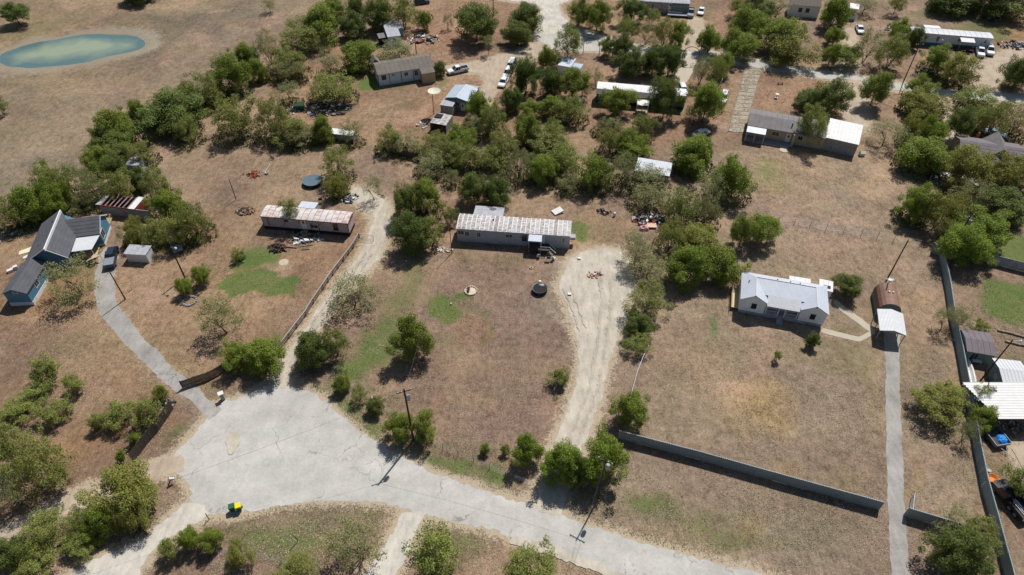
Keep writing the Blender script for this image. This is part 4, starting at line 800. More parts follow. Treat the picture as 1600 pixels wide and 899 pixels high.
# right trailer
r, L, D, a, yaw = trailer('long pale trailer home with white roof beside two white pickups at the upper right', 'trailer home',
    (1425,50), (1552,60), (1425,42), 3.4, .2, m_wallpale, m_whiteroof, 15,
    [('f',.08,2.2,.4,.8),('f',.35,2.1,.7,1.2),('f',.61,2.2,.6,.8),('f',.93,2.3,.5,.7),('d','f',.68,1.0,.9,2.0)], skirt=.9, sk=m_wallteal)
MB().slab([(L*.60,-2.2,2.75),(L*.77,-2.2,2.75),(L*.77,-.14,3.1),(L*.60,-.14,3.1)], .06).build('porch_roof', m_plainwhite, r)
MB().box(L*.58, L*.80, -2.4, -.05, .4, .6).build('deck', m_darkwood, r); rail(r, [(L*.58,-2.4),(L*.8,-2.4)], .9, .6, m_darkwood, .4)
b = MB()
for x in (.605,.765): b.tube((L*x,-2.1,.6),(L*x,-2.1,2.7),.05,n=5)
b.build('porch_post', m_trim, r); lean(r, 'rear_room', L*.2, L*.40, D+.02, D+2.2, 3.5, 3.3, m_wallpale, m_plainwhite, n=3)
# tan / grey long house + big white roof
r, L, D, a, yaw = trailer('long house with weathered grey shingle roof at the foot of the concrete slab drive', 'house',
    (1169,194), (1290,215), (1176,172), 3.1, .9, m_tan, m_shingle3, 14,
    [('f',.15,1.9,1.0,.9),('f',.38,1.9,1.5,.9),('f',.7,1.9,1.0,1.0),('d','f',.55,.4,.9,2.0)], style='gable', skirt=.3, over=.5)
b = MB(); b.slab([(L*.0,-2.3,2.5),(L*.25,-2.3,2.5),(L*.25,-.5,3.0),(0,-.5,3.0)], .06); b.build('awning', m_lilacroof, r)
b = MB()
for x in (.01,.12,.24): b.tube((L*x,-2.2,0),(L*x,-2.2,2.45),.05,n=5)
b.build('awning_post', m_trim, r); MB().box(0, L*.6, -2.2, -.1, 0, .35).build('porch_slab', m_block, r); MB().tube((L*.56,D*.2,3.2),(L*.56,D*.2,4.3),.12,n=8).build('stove_pipe', m_dark, r)
MB().box(L*.60, L*.63, -1.2, -.6, 0, 3.0).build('chimney', m_tan, r)
small_shed('large metal barn with bright white single-slope roof beside the weathered shingle house', (1289,214), (1342,226), (1295,187), 3.2, .35, m_block, m_plainwhite, 'shed', 9, [], name='barn', cat='barn')
# dark roofed house right edge
a, yaw, L, D = frame((1500,246), (1606,262), (1505,231), 3.0)
r = empty('house', a, yaw, 'dark grey roofed house mostly hidden behind yellow-green trees at the right edge', 'house')
MB().box(.3, L-.3, .3, 8.7, 0, 2.95).build('wall', m_tan, r)
shingle_roof(r, (0,0,3.0), (L,0,3.0), (L,4.5,4.6), (0,4.5,4.6), 6, m_purple); shingle_roof(r, (L,9,3.0), (0,9,3.0), (0,4.5,4.6), (L,4.5,4.6), 4, m_purple)
MB().prism_x([(.3,2.95),(8.7,2.95),(4.5,4.5)], .35, L-.35).build('gable_end', m_tan, r)
MB().prism_y([(L*.45,3.0),(L*.8,3.0),(L*.62,5.2)], 2.0, 9.2).build('cross_gable', m_shingle3, r)
# ---------------------------------------------------------------- ruined shed with red rafters, small shed by the truck
a, yaw, L, D = frame((154,320), (211,326.5), (172,304), 2.4)
r = empty('ruined_shed', a, yaw, 'roofless long shed with red rafters and a strip of white sheet behind the blue house', 'shed')
L *= 1.0
MB().box(0, L+3.0, 0, .12, 0, 2.2).build('front_wall', m_block, r); MB().box(0,.12,.12,D,0,2.2).box(L-.1,L,.12,D,0,2.2).box(.12,L-.1,D-.1,D,0,2.2).build('wall', m_red, r)
MB().box(.12,L-.1,.12,D-.1,.02,.06).build('floor_slab', m_red, r)
me = MB().box(-.05,.05,-.1,D+.1,2.2,2.36).mesh('rafter', m_wallpink)
for i in range(7): link('rafter', me, r, (.3+i*(L-2.0)/6, 0, 0))
MB().box(-.1,L,-.12,-.001,2.1,2.37).build('wall_plate', m_red, r)
MB().slab([(L-1.4,-.2,2.44),(L-.1,-.2,2.44),(L-.1,D+.2,2.5),(L-1.4,D+.2,2.5)], .05).build('roof_sheet', m_plainwhite, r); MB().slab([(-.8,.0,2.3),(.2,.0,2.42),(.3,D*.9,2.42),(-.6,D*.9,2.2)], .04).build('roof_sheet', m_skirt, r)
small_shed('small white clapboard shed with half dark roof beside the dark pickup', (193.5,396), (227.5,398), (193,383), 2.1, .1, m_plainwhite, m_skirt, 'shed', 4)
small_shed('pale collapsed roof sheets on a hut half buried in brush', (196,258), (216,258), (188,246), 1.8, .1, m_skirt, m_skirt, 'shed', 4, name='hut', cat='hut')
small_shed('tin-roofed hut half hidden by trees right of the brush-buried hut', (212,279), (228,276), (206,266), 1.8, .1, m_skirt, m_skirt, 'shed', 3, name='hut', cat='hut')
# shed with sheet roof behind the brush belt
small_shed('low shed with long white metal roof half hidden in the brush beyond the central lot', (992,266), (1046,275), (1006,249), 2.2, .15, m_block, m_lilacroof, 'shed', 9)
small_shed('short white sheet roof poking out of brush at the edge of the mown lot', (514,208), (551,212), (515,201), 1.8, .1, m_block, m_plainwhite, 'shed', 6)
# ---------------------------------------------------------------- right edge yard
r, L, D = small_shed('grey-brown shingled garden shed just right of the long teal fence', (1511,548), (1557,556), (1519,517), 2.3, .5, m_bluegreen, m_purple, 'gable', 5, [('f',.35,1.2,.9,1.6,m_skirt)])
r, L, D = small_shed('white-roofed grey workshop with one small window at the right edge', (1567,597), (1612,602), (1562,562), 2.6, .5, m_bluegreen, m_whiteroof, 'gable', 8, [('l',.4,1.6,.5,.5)], name='workshop')
a, yaw, L, D = frame((1560,655), (1622,655), (1547,598), 3.0)
r = empty('carport', a, yaw, 'big flat ribbed white carport roof at the right edge', 'carport')
kk = 14; w_ = D/kk
me = MB().prism_y([(0,3.0),(L+4,3.0),(L+4,3.05),(0,3.05)], .0, w_-.07).prism_y([(0,3.0),(L+4,3.0),(L+4,3.08),(0,3.08)], w_-.069, w_-.001).mesh('roof_panel', m_plainwhite)
for i in range(kk): link('roof_panel', me, r, (-.16*i, i*w_, 0))
me = MB().tube((0,0,0),(0,0,3.0),.07,n=6).mesh('post', m_steel)
for x, y in ((.3,.3),(L-.5,.3),(-2.2,D-.4),(L-3.5,D-.4)): link('post', me, r, (x, y, 0))
# ================================================================ TREES
def leaf_mat(name, col, hv=.12):
    m = bpy.data.materials.new(name); t = NT(m); oi = t.n('ShaderNodeObjectInfo')
    ra = t.geo.outputs['Random Per Island']
    c = t.scale(col, t.ramp(ra, 0, 1, .62, 1.42))
    c = t.scale(c, t.ramp(oi.outputs['Random'], 0, 1, 1-hv, 1+hv))
    wn = t.n('ShaderNodeTexWhiteNoise'); wn.noise_dimensions = '1D'; t.l(oi.outputs['Random'], wn.inputs['W'])
    c = t.mix(t.ramp(wn.outputs['Value'], 0, 1, 0, .35), c, (.22, .20, .05))
    nn = t.noise(.9, 3, .6); c = t.mix(t.ramp(nn, .45, .7, 0, .38), c, t.scale((.24, .24, .075), 1.0))
    t.base(c, .65, .25)
    tr = t.n('ShaderNodeBsdfTranslucent'); t.put(t.scale(c, 1.15), tr.inputs['Color'])
    mx = t.n('ShaderNodeMixShader'); mx.inputs[0].default_value = .34; t.l(t.b.outputs[0], mx.inputs[1]); t.l(tr.outputs[0], mx.inputs[2])
    t.l(mx.outputs[0], t.out.inputs['Surface']); return m
LM = {'B': leaf_mat('leaf_bright', (.190,.262,.030)), 'D': leaf_mat('leaf_dark', (.108,.162,.034)), 'M': leaf_mat('leaf_mesquite', (.215,.250,.060)),
      'S': leaf_mat('leaf_sparse', (.250,.262,.118)), 'O': leaf_mat('leaf_shrub', (.25,.30,.075)), 'Y': leaf_mat('leaf_yellowing', (.235,.245,.048))}
m_bark = mat('bark', srgb(104,92,82,.7), .95, .2, 2, 8)
def crown_mesh(kind, seed):
    r = np.random.RandomState(seed)
    nl, per, ls, lr, lo = {'B': (74, 560, .029, (.12,.31), -.8), 'D': (74, 590, .029, (.13,.32), -.85), 'M': (70, 240, .028, (.09,.27), -.65),
                       'S': (66, 135, .026, (.08,.26), -.6), 'O': (46, 240, .040, (.12,.32), -.9), 'Y': (66, 400, .029, (.11,.30), -.75)}[kind]
    vs = []; squash = r.uniform(.8, 1.15)
    # irregular envelope
    ph = r.rand(4)*6.28
    for i in range(nl):
        th = r.rand()*6.2832; u = r.uniform(lo, 1); rr = (.25+.66*r.rand()**.55) if i % 9 else r.uniform(.85, 1.02)
        env = 1+.18*math.sin(2*th+ph[0])+.16*math.sin(3*th+ph[1])+.14*math.sin(5*th+ph[2])
        q = math.sqrt(max(0, 1-u*u)); c = np.array([math.cos(th)*q*rr*env, math.sin(th)*q*rr*env*squash, u*rr*.95])
        R = r.uniform(*lr)*(1.15 if rr < .5 else 1)
        n = int(per*(R/lr[1])**1.6*r.uniform(.7, 1.2))+10
        d = r.normal(size=(n, 3)); d /= np.linalg.norm(d, axis=1)[:, None]
        rad = R*(.45+.62*r.rand(n)**.6)*(1+.3*r.normal(size=n)*.4)
        p = c+d*rad[:, None]*np.array([1, 1, .85])
        s = ls*r.uniform(.55, 1.35, n)
        a = r.normal(size=(n, 3))+d*.4; a /= np.linalg.norm(a, axis=1)[:, None]
        up = np.tile([0, 0, 1.], (n, 1))+d*.9+r.normal(size=(n, 3))*.55; b = np.cross(up, a); b /= np.linalg.norm(b, axis=1)[:, None]+1e-6
        a *= s[:, None]; b *= (s*r.uniform(.35, .75, n))[:, None]
        vs.append(np.stack([p-a, p+b, p+a, p-b], 1))
    v = np.concatenate(vs); n = len(v)
    pc = v.mean(1); v = v/np.array([np.percentile(abs(pc[:, 0]), 97), np.percentile(abs(pc[:, 1]), 97), np.percentile(abs(pc[:, 2]), 97.5)])
    me = bpy.data.meshes.new('crown'); me.vertices.add(n*4); me.vertices.foreach_set('co', v.reshape(-1))
    me.loops.add(n*4); me.loops.foreach_set('vertex_index', np.arange(n*4, dtype=np.int32)); me.polygons.add(n)
    me.polygons.foreach_set('loop_start', np.arange(0, n*4, 4, dtype=np.int32)); me.polygons.foreach_set('loop_total', np.full(n, 4, dtype=np.int32))
    me.update(calc_edges=True); me.materials.append(LM[kind]); return me
def trunk_mesh(seed, stems, lean_=0.):
    r = random.Random(seed); b = MB()
    def limb(p, d, ln, rad, dep):
        q = p+d*ln; b.tube(p, q, rad, rad*.62, n=5 if dep else 6, cap=False)
        if dep >= 4: return
        for _ in range(2 if dep else 3):
            nd = Vector((d.x+r.uniform(-.75,.75), d.y+r.uniform(-.75,.75), d.z*.75+r.uniform(-.1,.35))).normalized(); limb(q, nd, ln*r.uniform(.6,.85), rad*.6, dep+1)
    for i in range(stems):
        a = 6.28*i/stems+r.random(); o = .05 if stems > 1 else 0
        limb(Vector((math.cos(a)*o, math.sin(a)*o, 0)), Vector((math.cos(a)*(.35 if stems > 1 else .06)+lean_, math.sin(a)*(.35 if stems > 1 else .06), 1)).normalized(), .42, .055 if stems > 1 else .075, 0)
    return b.mesh('trunk', m_bark)
CM = {k: [crown_mesh(k, 40+ord(k)*7+i) for i in range(5)] for k in 'BDMSOY'}
TM = {1: [trunk_mesh(s, 1) for s in (1, 2, 3)], 3: [trunk_mesh(s, 3) for s in (4, 5, 6)], 9: [trunk_mesh(8, 1, .55)]}
TNAME = {'B': ('hackberry_tree', 'bright green bushy tree'), 'D': ('oak_tree', 'dark green dense tree'), 'M': ('mesquite_tree', 'olive green mesquite'),
         'S': ('mesquite_tree', 'sparse grey-green mesquite'), 'O': ('shrub', 'pale green shrub'), 'Y': ('hackberry_tree', 'yellowish tree')}
LAND = [((803,372),'the central rusty-roofed trailer'),((480,345),'the mauve red-trimmed trailer'),((1228,478),'the white gabled house'),((95,375),'the blue house'),((25,455),'the blue annex'),
  ((632,118),'the brown-grey shingle-roofed trailer'),((722,150),'the light blue roofed cabin'),((603,52),'the end-on white-roofed trailer'),((1000,150),'the teal trailer'),((1040,10),'the top edge trailer'),
  ((1490,60),'the pale trailer at upper right'),((1230,200),'the weathered shingle house'),((1317,212),'the white-roofed barn'),((1396,505),'the small white carport'),((1395,460),'the round-roofed garage'),
  ((115,78),'the pond'),((490,283),'the blue trampoline'),((843,452),'the black trampoline'),((720,460),'the stone planter ring'),((410,440),'the bright green lawn'),((370,792),'the two wheeled bins'),
  ((350,618),'the white-topped mailbox'),((186,318),'the red-raftered ruin'),((212,392),'the clapboard shed'),((176,405),'the dark pickup'),((1163,155),'the concrete slab drive'),((1538,540),'the garden shed'),
  ((1580,625),'the big ribbed carport'),((1580,785),'the black flatbed truck'),((1018,262),'the shed in the brush belt'),((530,205),'the white sheet roof in brush'),((1175,735),'the grey sheet fence'),
  ((930,428),'the junk on pale gravel'),((1012,345),'the junk heap at the lot corner'),((880,100),'the white metal shed'),((1290,5),'the top right white house'),((1550,245),'the dark-roofed right edge house'),
  ((1500,345),'the pole with transformer'),((640,650),'the tall roadside utility pole'),((938,750),'the pole beside the street fence'),((575,365),'the metal farm gate'),((160,600),'the winding asphalt driveway'),
  ((240,690),'the dark board fence'),((380,272),'the rusty sheet heap'),((640,850),'the caliche drive at bottom'),((1400,700),'the long straight driveway'),((1520,690),'the long teal fence'),((714,112),'the white pickup'),
  ((205,262),'the brush-buried hut'),((300,470),'the small rock ring'),((467,168),'the green dumpster'),((1450,275),'the dark van'),((1320,340),'the wire fence'),((445,740),'the cul-de-sac'),((880,640),'the main gravel drive'),((1240,100),'the far street'),((480,500),'the picket fence')]
TREES = []
def tree(x0, y0, x1, y1, kind, trunk=None, clear=None, label=None, tk=None):
    TREES.append([x0, y0, x1, y1, kind, trunk, clear, label, tk])
T = tree
for e in '''0 5 41 32 D 1 1.6|-14 150 10 178 M|190 -34 240 2 D|408 -2 432 18 S 1|
148 170 202 222 B|200 156 234 196 B|220 142 314 204 D|276 128 312 168 M|295 110 352 164 M|328 84 384 148 B|362 68 402 110 B|270 182 312 222 M|330 150 400 214 M|143 186 180 232 M|
396 47 440 100 S|390 84 418 134 B|430 38 504 80 M|472 8 534 64 B|530 20 570 58 D|500 -4 545 28 B|540 -4 574 32 D|570 -4 614 46 D|602 -6 656 46 M|650 14 674 48 B|
418 78 480 120 M|434 94 474 124 S 1 1.2|482 56 510 80 S 1 .8|490 74 534 120 S|534 64 588 110 B|588 64 650 100 S|482 114 552 160 M|432 126 468 158 S 1 1.2|690 20 708 46 S|712 8 776 60 D 1 1.2|
798 5 848 50 D|784 34 834 70 D|752 54 774 82 S 1 1|677 96 697 118 D|398 152 452 216 M|418 178 484 224 M|488 180 522 222 B|530 186 566 224 S|586 198 630 236 M|650 206 700 246 M|698 196 742 236 B|
728 144 770 190 B|722 182 754 216 S|748 160 794 212 M|760 204 806 248 M|612 206 652 240 S|480 196 512 222 S|440 200 490 226 S|
888 -4 922 42 B|915 0 954 48 B|966 -2 1012 34 D 1 1|1008 14 1032 38 M 1 .6|962 28 1000 62 M|996 36 1026 68 S|1020 30 1056 72 M|1044 32 1078 76 B|1090 42 1130 82 B|
1130 46 1186 92 B|1140 10 1200 62 B|1184 26 1252 80 B|1198 50 1270 100 Y|1160 -6 1210 30 D|1195 -8 1238 26 S|1140 -6 1170 24 M|
863 40 914 92 M 1 1|938 56 962 90 B|956 54 988 92 D|965 76 1010 118 D|1003 70 1040 120 D|1026 72 1068 118 D|840 72 872 108 B|798 90 846 148 D|784 130 816 180 D|844 104 880 152 D|872 108 920 158 B|
844 150 884 184 B|868 150 918 192 M|800 178 846 226 B|838 186 884 230 M|812 156 846 184 B|824 210 896 248 M|940 134 994 178 B 1 1|1015 124 1067 182 D 1 1|1078 84 1116 136 S|1100 88 1138 134 M|1114 78 1144 120 B|
1076 128 1132 190 B 1 1|928 182 978 212 S|984 178 1024 214 M|934 198 975 240 M|968 204 1012 242 B|1072 210 1112 246 B|922 106 942 132 S|
1281 -6 1328 42 B|1330 -6 1374 22 S 1|1388 -8 1418 18 M 1 1|1290 42 1320 70 B|1284 68 1316 100 B 1 .8|1306 72 1346 102 B 1 .8|1336 46 1380 98 S|1370 56 1422 106 M|1390 32 1424 68 B|1419 42 1446 74 D|
1444 72 1488 110 B 1 .8|1476 84 1530 130 Y 1 1|1272 124 1330 174 D 1 1|1243 140 1284 168 D|1347 111 1396 160 B 1 1.2|1420 120 1462 158 B|1412 142 1478 184 Y|1410 172 1446 236 Y|1440 176 1480 236 B|
1357 184 1420 226 S 1 1.2|1490 136 1558 172 M|1484 168 1524 214 D 1 1.4|1514 172 1550 204 M|1534 158 1582 214 M|1566 160 1616 212 S|1574 84 1620 138 D|1245 164 1297 228 M|1450 -14 1524 6 D|1518 -14 1612 8 D|
-10 290 36 372 M|20 284 70 352 B|58 268 106 344 B|45 254 92 300 M|82 256 128 312 M|126 230 176 270 B|158 222 200 256 M|196 220 242 256 M|118 262 164 314 S|156 264 210 312 M|162 244 198 282 D|204 256 234 300 D|
224 260 264 312 M|148 204 214 240 D|104 300 150 328 S|240 296 290 350 B|274 304 326 382 M|248 334 300 384 M|188 342 226 380 Y|218 344 258 382 M|72 402 150 470 S|301 414 328 444 B|275 433 301 460 B|360 388 382 408 O|
500 230 548 278 M 1 .8|506 272 544 308 Y|563 272 595 310 S 9 1|438 309 466 345 M 1 2.6|610 284 656 346 D|640 278 688 340 B|614 332 668 396 D|650 336 698 388 O|690 316 716 354 M|717 270 762 322 D|754 276 798 324 D|
506 428 592 492 S|648 234 702 274 S|676 216 722 256 M|700 222 748 262 M|738 226 792 266 M|786 224 836 280 S|822 240 868 286 B|845 224 910 276 M|902 244 956 296 B|950 238 1000 292 S|984 256 1046 294 S|962 218 1014 252 B|
984 286 1050 326 S|1040 294 1092 348 M|1054 214 1118 268 B|1114 244 1176 312 B|1084 264 1134 330 S|1090 308 1128 352 S|1026 342 1074 392 M|972 360 1020 414 S|1064 350 1124 394 Y|1046 384 1112 446 B|1098 384 1160 440 B|
978 392 1046 440 S|1142 336 1184 382 B 1 1|1172 336 1221 378 B 1 1|870 270 906 300 S|690 262 718 290 S|1410 214 1482 268 B|1478 230 1550 294 Y|1544 240 1612 292 Y|1534 294 1604 346 D|1488 280 1556 330 S|1408 290 1456 346 B|
1440 300 1506 362 Y|1494 328 1574 388 B|1474 350 1542 412 B|1500 372 1560 412 D|
44 560 92 604 O|98 586 128 616 O|26 608 74 630 O|62 624 108 662 O|0 624 46 660 O|140 644 170 672 O|163 624 212 666 O|204 620 250 668 O|238 600 260 630 B|304 462 372 526 S 9 .8|342 536 390 580 B|374 528 442 588 B|
461 506 514 584 D|500 504 546 566 M|610 488 674 572 B|602 642 644 690 B|640 638 684 692 B|520 584 546 612 B|546 602 576 628 M|572 620 600 646 D|978 438 1048 496 M|978 488 1022 526 D|976 520 1022 552 M|960 614 1014 668 B|
857 574 889 604 O|1303 428 1347 462 D 1 1|1261 520 1282 542 D|1209 549 1222 563 O 1|1432 598 1508 656 Y 1 1|1464 474 1498 516 S 9 1|1486 478 1520 516 S|1520 634 1562 672 B|1516 598 1550 636 M|1524 500 1546 520 O|1496 650 1532 700 S|
-14 662 60 740 M|20 690 102 772 M|-14 730 44 808 S|180 698 196 724 B|146 726 245 812 Y|180 774 232 830 Y|104 778 146 846 M|130 782 180 850 B|34 800 106 862 M|-10 832 42 899 D|20 852 92 905 M|94 824 152 872 M|
247 842 279 874 O|279 822 315 862 B|312 822 346 862 B|352 846 393 884 Y|200 674 220 698 B|512 806 602 892 S|424 874 500 920 M|636 820 716 900 O|750 690 765 712 B|783 694 797 712 B|799 674 847 734 B|
850 680 912 768 B|906 666 978 770 B|880 700 924 772 D|784 864 880 920 M|1464 794 1540 850 S|1500 806 1562 862 M|1464 828 1544 902 D|1574 724 1622 782 O'''.replace('\n', '').split('|'):
    q = e.split()
    if q: T(float(q[0]), float(q[1]), float(q[2]), float(q[3]), q[4], int(q[5]) if len(q) > 5 else None, float(q[6]) if len(q) > 6 else None)
for q in TREES:
    x0, y0, x1, y1, kind, trunk, clear = q[:7]
    cx, cy = (x0+x1)/2, (y0+y1)/2; Hc = 2.0; clear = clear if clear is not None else (.25 if kind in 'OBDY' and not trunk else .4)
    phi = math.pi/4+math.atan2(cy-CY, F); sp_, cp = math.sin(phi), math.cos(phi)
    for _ in range(6):
        k = mpp(cx, cy, Hc); Rr = (x1-x0)/2*k; bh = (y1-y0)/2*k
        V = math.sqrt(max(bh*bh-(Rr*sp_)**2*.80, 0))/max(cp, .3)
        V = min(max(V, .50*Rr), 1.25*Rr); V = min(V, 4.6)
        Hc = clear+V*.96
    gx_, gy_ = G(cx, cy, Hc)
    q += [gx_, gy_, Rr*.93, V*.88, Hc]
NUMW = ['', 'first', 'second', 'third', 'fourth', 'fifth', 'sixth', 'seventh', 'eighth', 'ninth', 'tenth']
cand = {}
for q in TREES:
    x0, y0, x1, y1, kind = q[:5]; gx_, gy_, Rr = q[9], q[10], q[11]
    bx, by = P(gx_, gy_, 0); ds = sorted((math.hypot(px-bx, (py-by)*1.3), px, py, nm) for (px, py), nm in LAND); d, px, py, nm = ds[0]
    dx, dy = bx-px, (by-py)*1.3
    h = 'right' if dx > 0 else 'left'; vtx = 'below' if dy > 0 else 'above'
    if abs(dx) > 2.2*abs(dy): rel = f'{h} of {nm}'
    elif abs(dy) > 2.2*abs(dx): rel = f'just {vtx} {nm}'
    else: rel = f'{vtx} and {h} of {nm}'
    W = Rr*2; size = 'small' if W < 3.2 else 'medium-sized' if W < 6 else 'large' if W < 9 else 'very large'
    if kind == 'O' and W > 4: size = 'broad'
    q.append((size, rel)); cand.setdefault((size+' '+TNAME[kind][1]+' '+rel), []).append(q)
for lab, qs in cand.items():
    if len(qs) == 1: qs[0].append(lab); continue
    spanx = max(q[9] for q in qs)-min(q[9] for q in qs); spany = max(q[10] for q in qs)-min(q[10] for q in qs)
    ax = 9 if spanx >= spany else 10; qs.sort(key=lambda q: q[ax]); n = len(qs)
    for i, q in enumerate(qs):
        if ax == 9: w_ = 'leftmost' if i == 0 else 'rightmost' if i == n-1 else 'middle' if n == 3 else NUMW[i+1]+' from left'
        else: w_ = 'nearest' if i == 0 else 'farthest' if i == n-1 else 'middle' if n == 3 else NUMW[i+1]+' nearest'
        lab = lab if len(lab.split())+len(w_.split()) <= 12 else lab.replace(' tree ', ' ', 1).replace('medium-sized ', '').replace(' dense', '').replace(' bushy', '')
        q.append(f'{lab}, {w_} of {["","","two","three","four","five","six","seven","eight"][n]}')
GRP = {'B': 'bushy green trees around the lots', 'D': 'dark dense trees around the lots', 'M': 'mesquites scattered over the lots', 'S': 'mesquites scattered over the lots', 'O': 'low pale shrubs', 'Y': 'bushy green trees around the lots'}
for q in TREES:
    kind, trunk = q[4], q[5]; gx_, gy_, Rr, V, Hc = q[9:14]; lab = q[15]
    small = Rr < 1.3
    nm = TNAME[kind][0] if not small else 'shrub'
    rz = rng.random()*6.28
    root = empty(nm, (gx_, gy_), 0, lab, 'shrub' if nm == 'shrub' else 'tree', GRP[kind])
    c_ = link('crown', rng.choice(CM[kind]), root, (0, 0, Hc), rz); c_.scale = (Rr, Rr, V)
    tt = trunk or (1 if kind == 'D' and rng.random() < .4 else 3)
    tr = link('trunk', rng.choice(TM[tt]), root, (0, 0, -.05), rng.random()*6.28 if tt != 9 else math.pi)
    hz = (Hc+.05)*(.95 if tt == 1 else .85); tr.scale = (max(Rr*.62, .4), max(Rr*.62, .4), hz)
    if tt == 9: root.location.x += Rr*.15

# ================================================================ GROUND COVER geometry (nobody could count it)
r = np.random.RandomState(5)
def cover(name, label, n, m, region, size, keep, flat=.35):
    px = r.uniform(region[0], region[2], n); py = region[1]+(region[3]-region[1])*r.rand(n)**.8
    b_ = (py-CY)/F; dyy = math.cos(TH)-b_*math.sin(TH); dz = -math.sin(TH)-b_*math.cos(TH); tt = -H/dz
    x = (px-CX)/F*tt; y = dyy*tt
    ok = keep(x, y, px, py)
    x, y = x[ok], y[ok]; n = len(x); s = r.uniform(*size, n); a = r.rand(n)*6.283; h = s*r.uniform(.4, 1.2, n)*flat*2
    ca, sa = np.cos(a)*s, np.sin(a)*s; z0 = np.zeros(n)
    v = np.stack([np.stack([x-ca*.5, y-sa*.5, z0], 1), np.stack([x+ca*.5, y+sa*.5, z0], 1), np.stack([x+sa*.7, y-ca*.7, h], 1)], 1)
    v2 = np.stack([np.stack([x-sa*.5, y+ca*.5, z0], 1), np.stack([x+sa*.5, y-ca*.5, z0], 1), np.stack([x-ca*.6, y-sa*.6, h*.8], 1)], 1)
    v = np.concatenate([v, v2]); k = len(v)
    me = bpy.data.meshes.new(name); me.vertices.add(k*3); me.vertices.foreach_set('co', v.reshape(-1)); me.loops.add(k*3); me.loops.foreach_set('vertex_index', np.arange(k*3, dtype=np.int32))
    me.polygons.add(k); me.polygons.foreach_set('loop_start', np.arange(0, k*3, 3, dtype=np.int32)); me.polygons.foreach_set('loop_total', np.full(k, 3, dtype=np.int32)); me.update(calc_edges=True)
    me.materials.append(m); o = link(name, me); tag(o, label, 'grass', kind='stuff'); return o
def off_road(x, y):
    d = np.full(x.shape, -1e9)
    for p in PAVED: d = np.maximum(d, poly_sd(x, y, p))
    return d < -.3
def blade_mat(name, col):
    m = bpy.data.materials.new(name); t = NT(m); c = t.scale(col, t.ramp(t.geo.outputs['Random Per Island'], 0, 1, .5, 1.5)); c = t.mix(t.ramp(t.noise(.15, 4), .4, .65, 0, .5), c, t.scale(c, .6)); t.base(c, .9, .1); return m
cover('dry_grass', 'short dry straw-coloured grass and weeds over the lots', 200000, blade_mat('dry_blades', srgb(176,160,136,.9)), (-20, 230, 1620, 910), (.06,.17),
      lambda x, y, px, py: (fbm(x, y, 6, 201) > -.12+.25*r.rand(len(x))) & off_road(x, y) & ~((px > 340) & (px < 480) & (py > 400) & (py < 470)))
gp_ = [((350,418,480,466),.9),((330,392,440,420),.6),((676,460,740,506),.8),((520,560,600,620),.55),((560,480,640,600),.4),((500,610,640,690),.6),((670,690,840,770),.55),((320,790,600,870),.6),((1533,446,1620,520),.8),((930,770,1300,860),.35),((1500,30,1600,70),.6),((880,345,915,392),.8),((640,815,760,890),.5),((1150,610,1220,690),.3)]
def gkeep(x, y, px, py):
    k = np.zeros(len(x))
    for (a0, b0, a1, b1), pr in gp_: k = np.maximum(k, ((px > a0) & (px < a1) & (py > b0) & (py < b1))*pr)
    return (r.rand(len(x)) < k) & (fbm(x, y, 4, 211) > -.2) & off_road(x, y)
cover('green_grass', 'green grass growing in patches and along the street verges', 260000, blade_mat('green_blades', (.15,.185,.065)), (300, 30, 1620, 900), (.06,.16), gkeep)

# litter and low undergrowth beneath the trees
def ring_pts(n_per, f, kinds, rmin=1.4, cond=None):
    xs, ys = [], []
    for q in TREES:
        if q[4] in kinds and q[11] > rmin and (cond is None or cond(q)):
            n = int(n_per*(q[11]/3)**1.6); a = r.rand(n)*6.283; d = q[11]*f*r.rand(n)**.55; xs.append(q[9]+np.cos(a)*d); ys.append(q[10]+np.sin(a)*d)
    return np.concatenate(xs), np.concatenate(ys)
def strew(name, label, x, y, size, m, flat, cat):
    ok = off_road(x, y); x, y = x[ok], y[ok]; n = len(x); s = r.uniform(*size, n); a = r.rand(n)*6.283; b_ = a+r.uniform(.8, 2.2, n); h = s*r.uniform(.2, 1.3, n)*flat
    p0 = np.stack([x-np.cos(a)*s*.5, y-np.sin(a)*s*.5, np.zeros(n)+.01], 1); p1 = np.stack([x+np.cos(a)*s*.5, y+np.sin(a)*s*.5, h*.5], 1); p2 = np.stack([x+np.cos(b_)*s*.4, y+np.sin(b_)*s*.4, h], 1)
    v = np.stack([p0, p1, p2], 1); k = n
    me = bpy.data.meshes.new(name); me.vertices.add(k*3); me.vertices.foreach_set('co', v.reshape(-1)); me.loops.add(k*3); me.loops.foreach_set('vertex_index', np.arange(k*3, dtype=np.int32))
    me.polygons.add(k); me.polygons.foreach_set('loop_start', np.arange(0, k*3, 3, dtype=np.int32)); me.polygons.foreach_set('loop_total', np.full(k, 3, dtype=np.int32)); me.update(calc_edges=True)
    me.materials.append(m); o = link(name, me); tag(o, label, cat, kind='stuff')
x, y = ring_pts(260, 1.25, 'BDMSYO'); strew('leaf_litter', 'brown leaf litter and fallen twigs spread beneath the trees', x, y, (.08, .26), blade_mat('litter', srgb(104,84,70,.8)), .25, 'leaf litter')
belt = lambda q: (q[10] > 95 and q[3] > 190 and q[0] > 590 and q[2] < 1180) or (q[0] < 600 and q[1] > 60 and q[3] < 390 and q[2]-q[0] > 26) or q[0] > 1400 and q[1] < 300
x, y = ring_pts(700, 1.3, 'BMSY', 1.6, belt); strew('undergrowth', 'scrubby olive undergrowth filling the brush belts', x, y, (.18, .5), blade_mat('undergrowth_leaf', (.150,.165,.055)), 1.2, 'undergrowth')
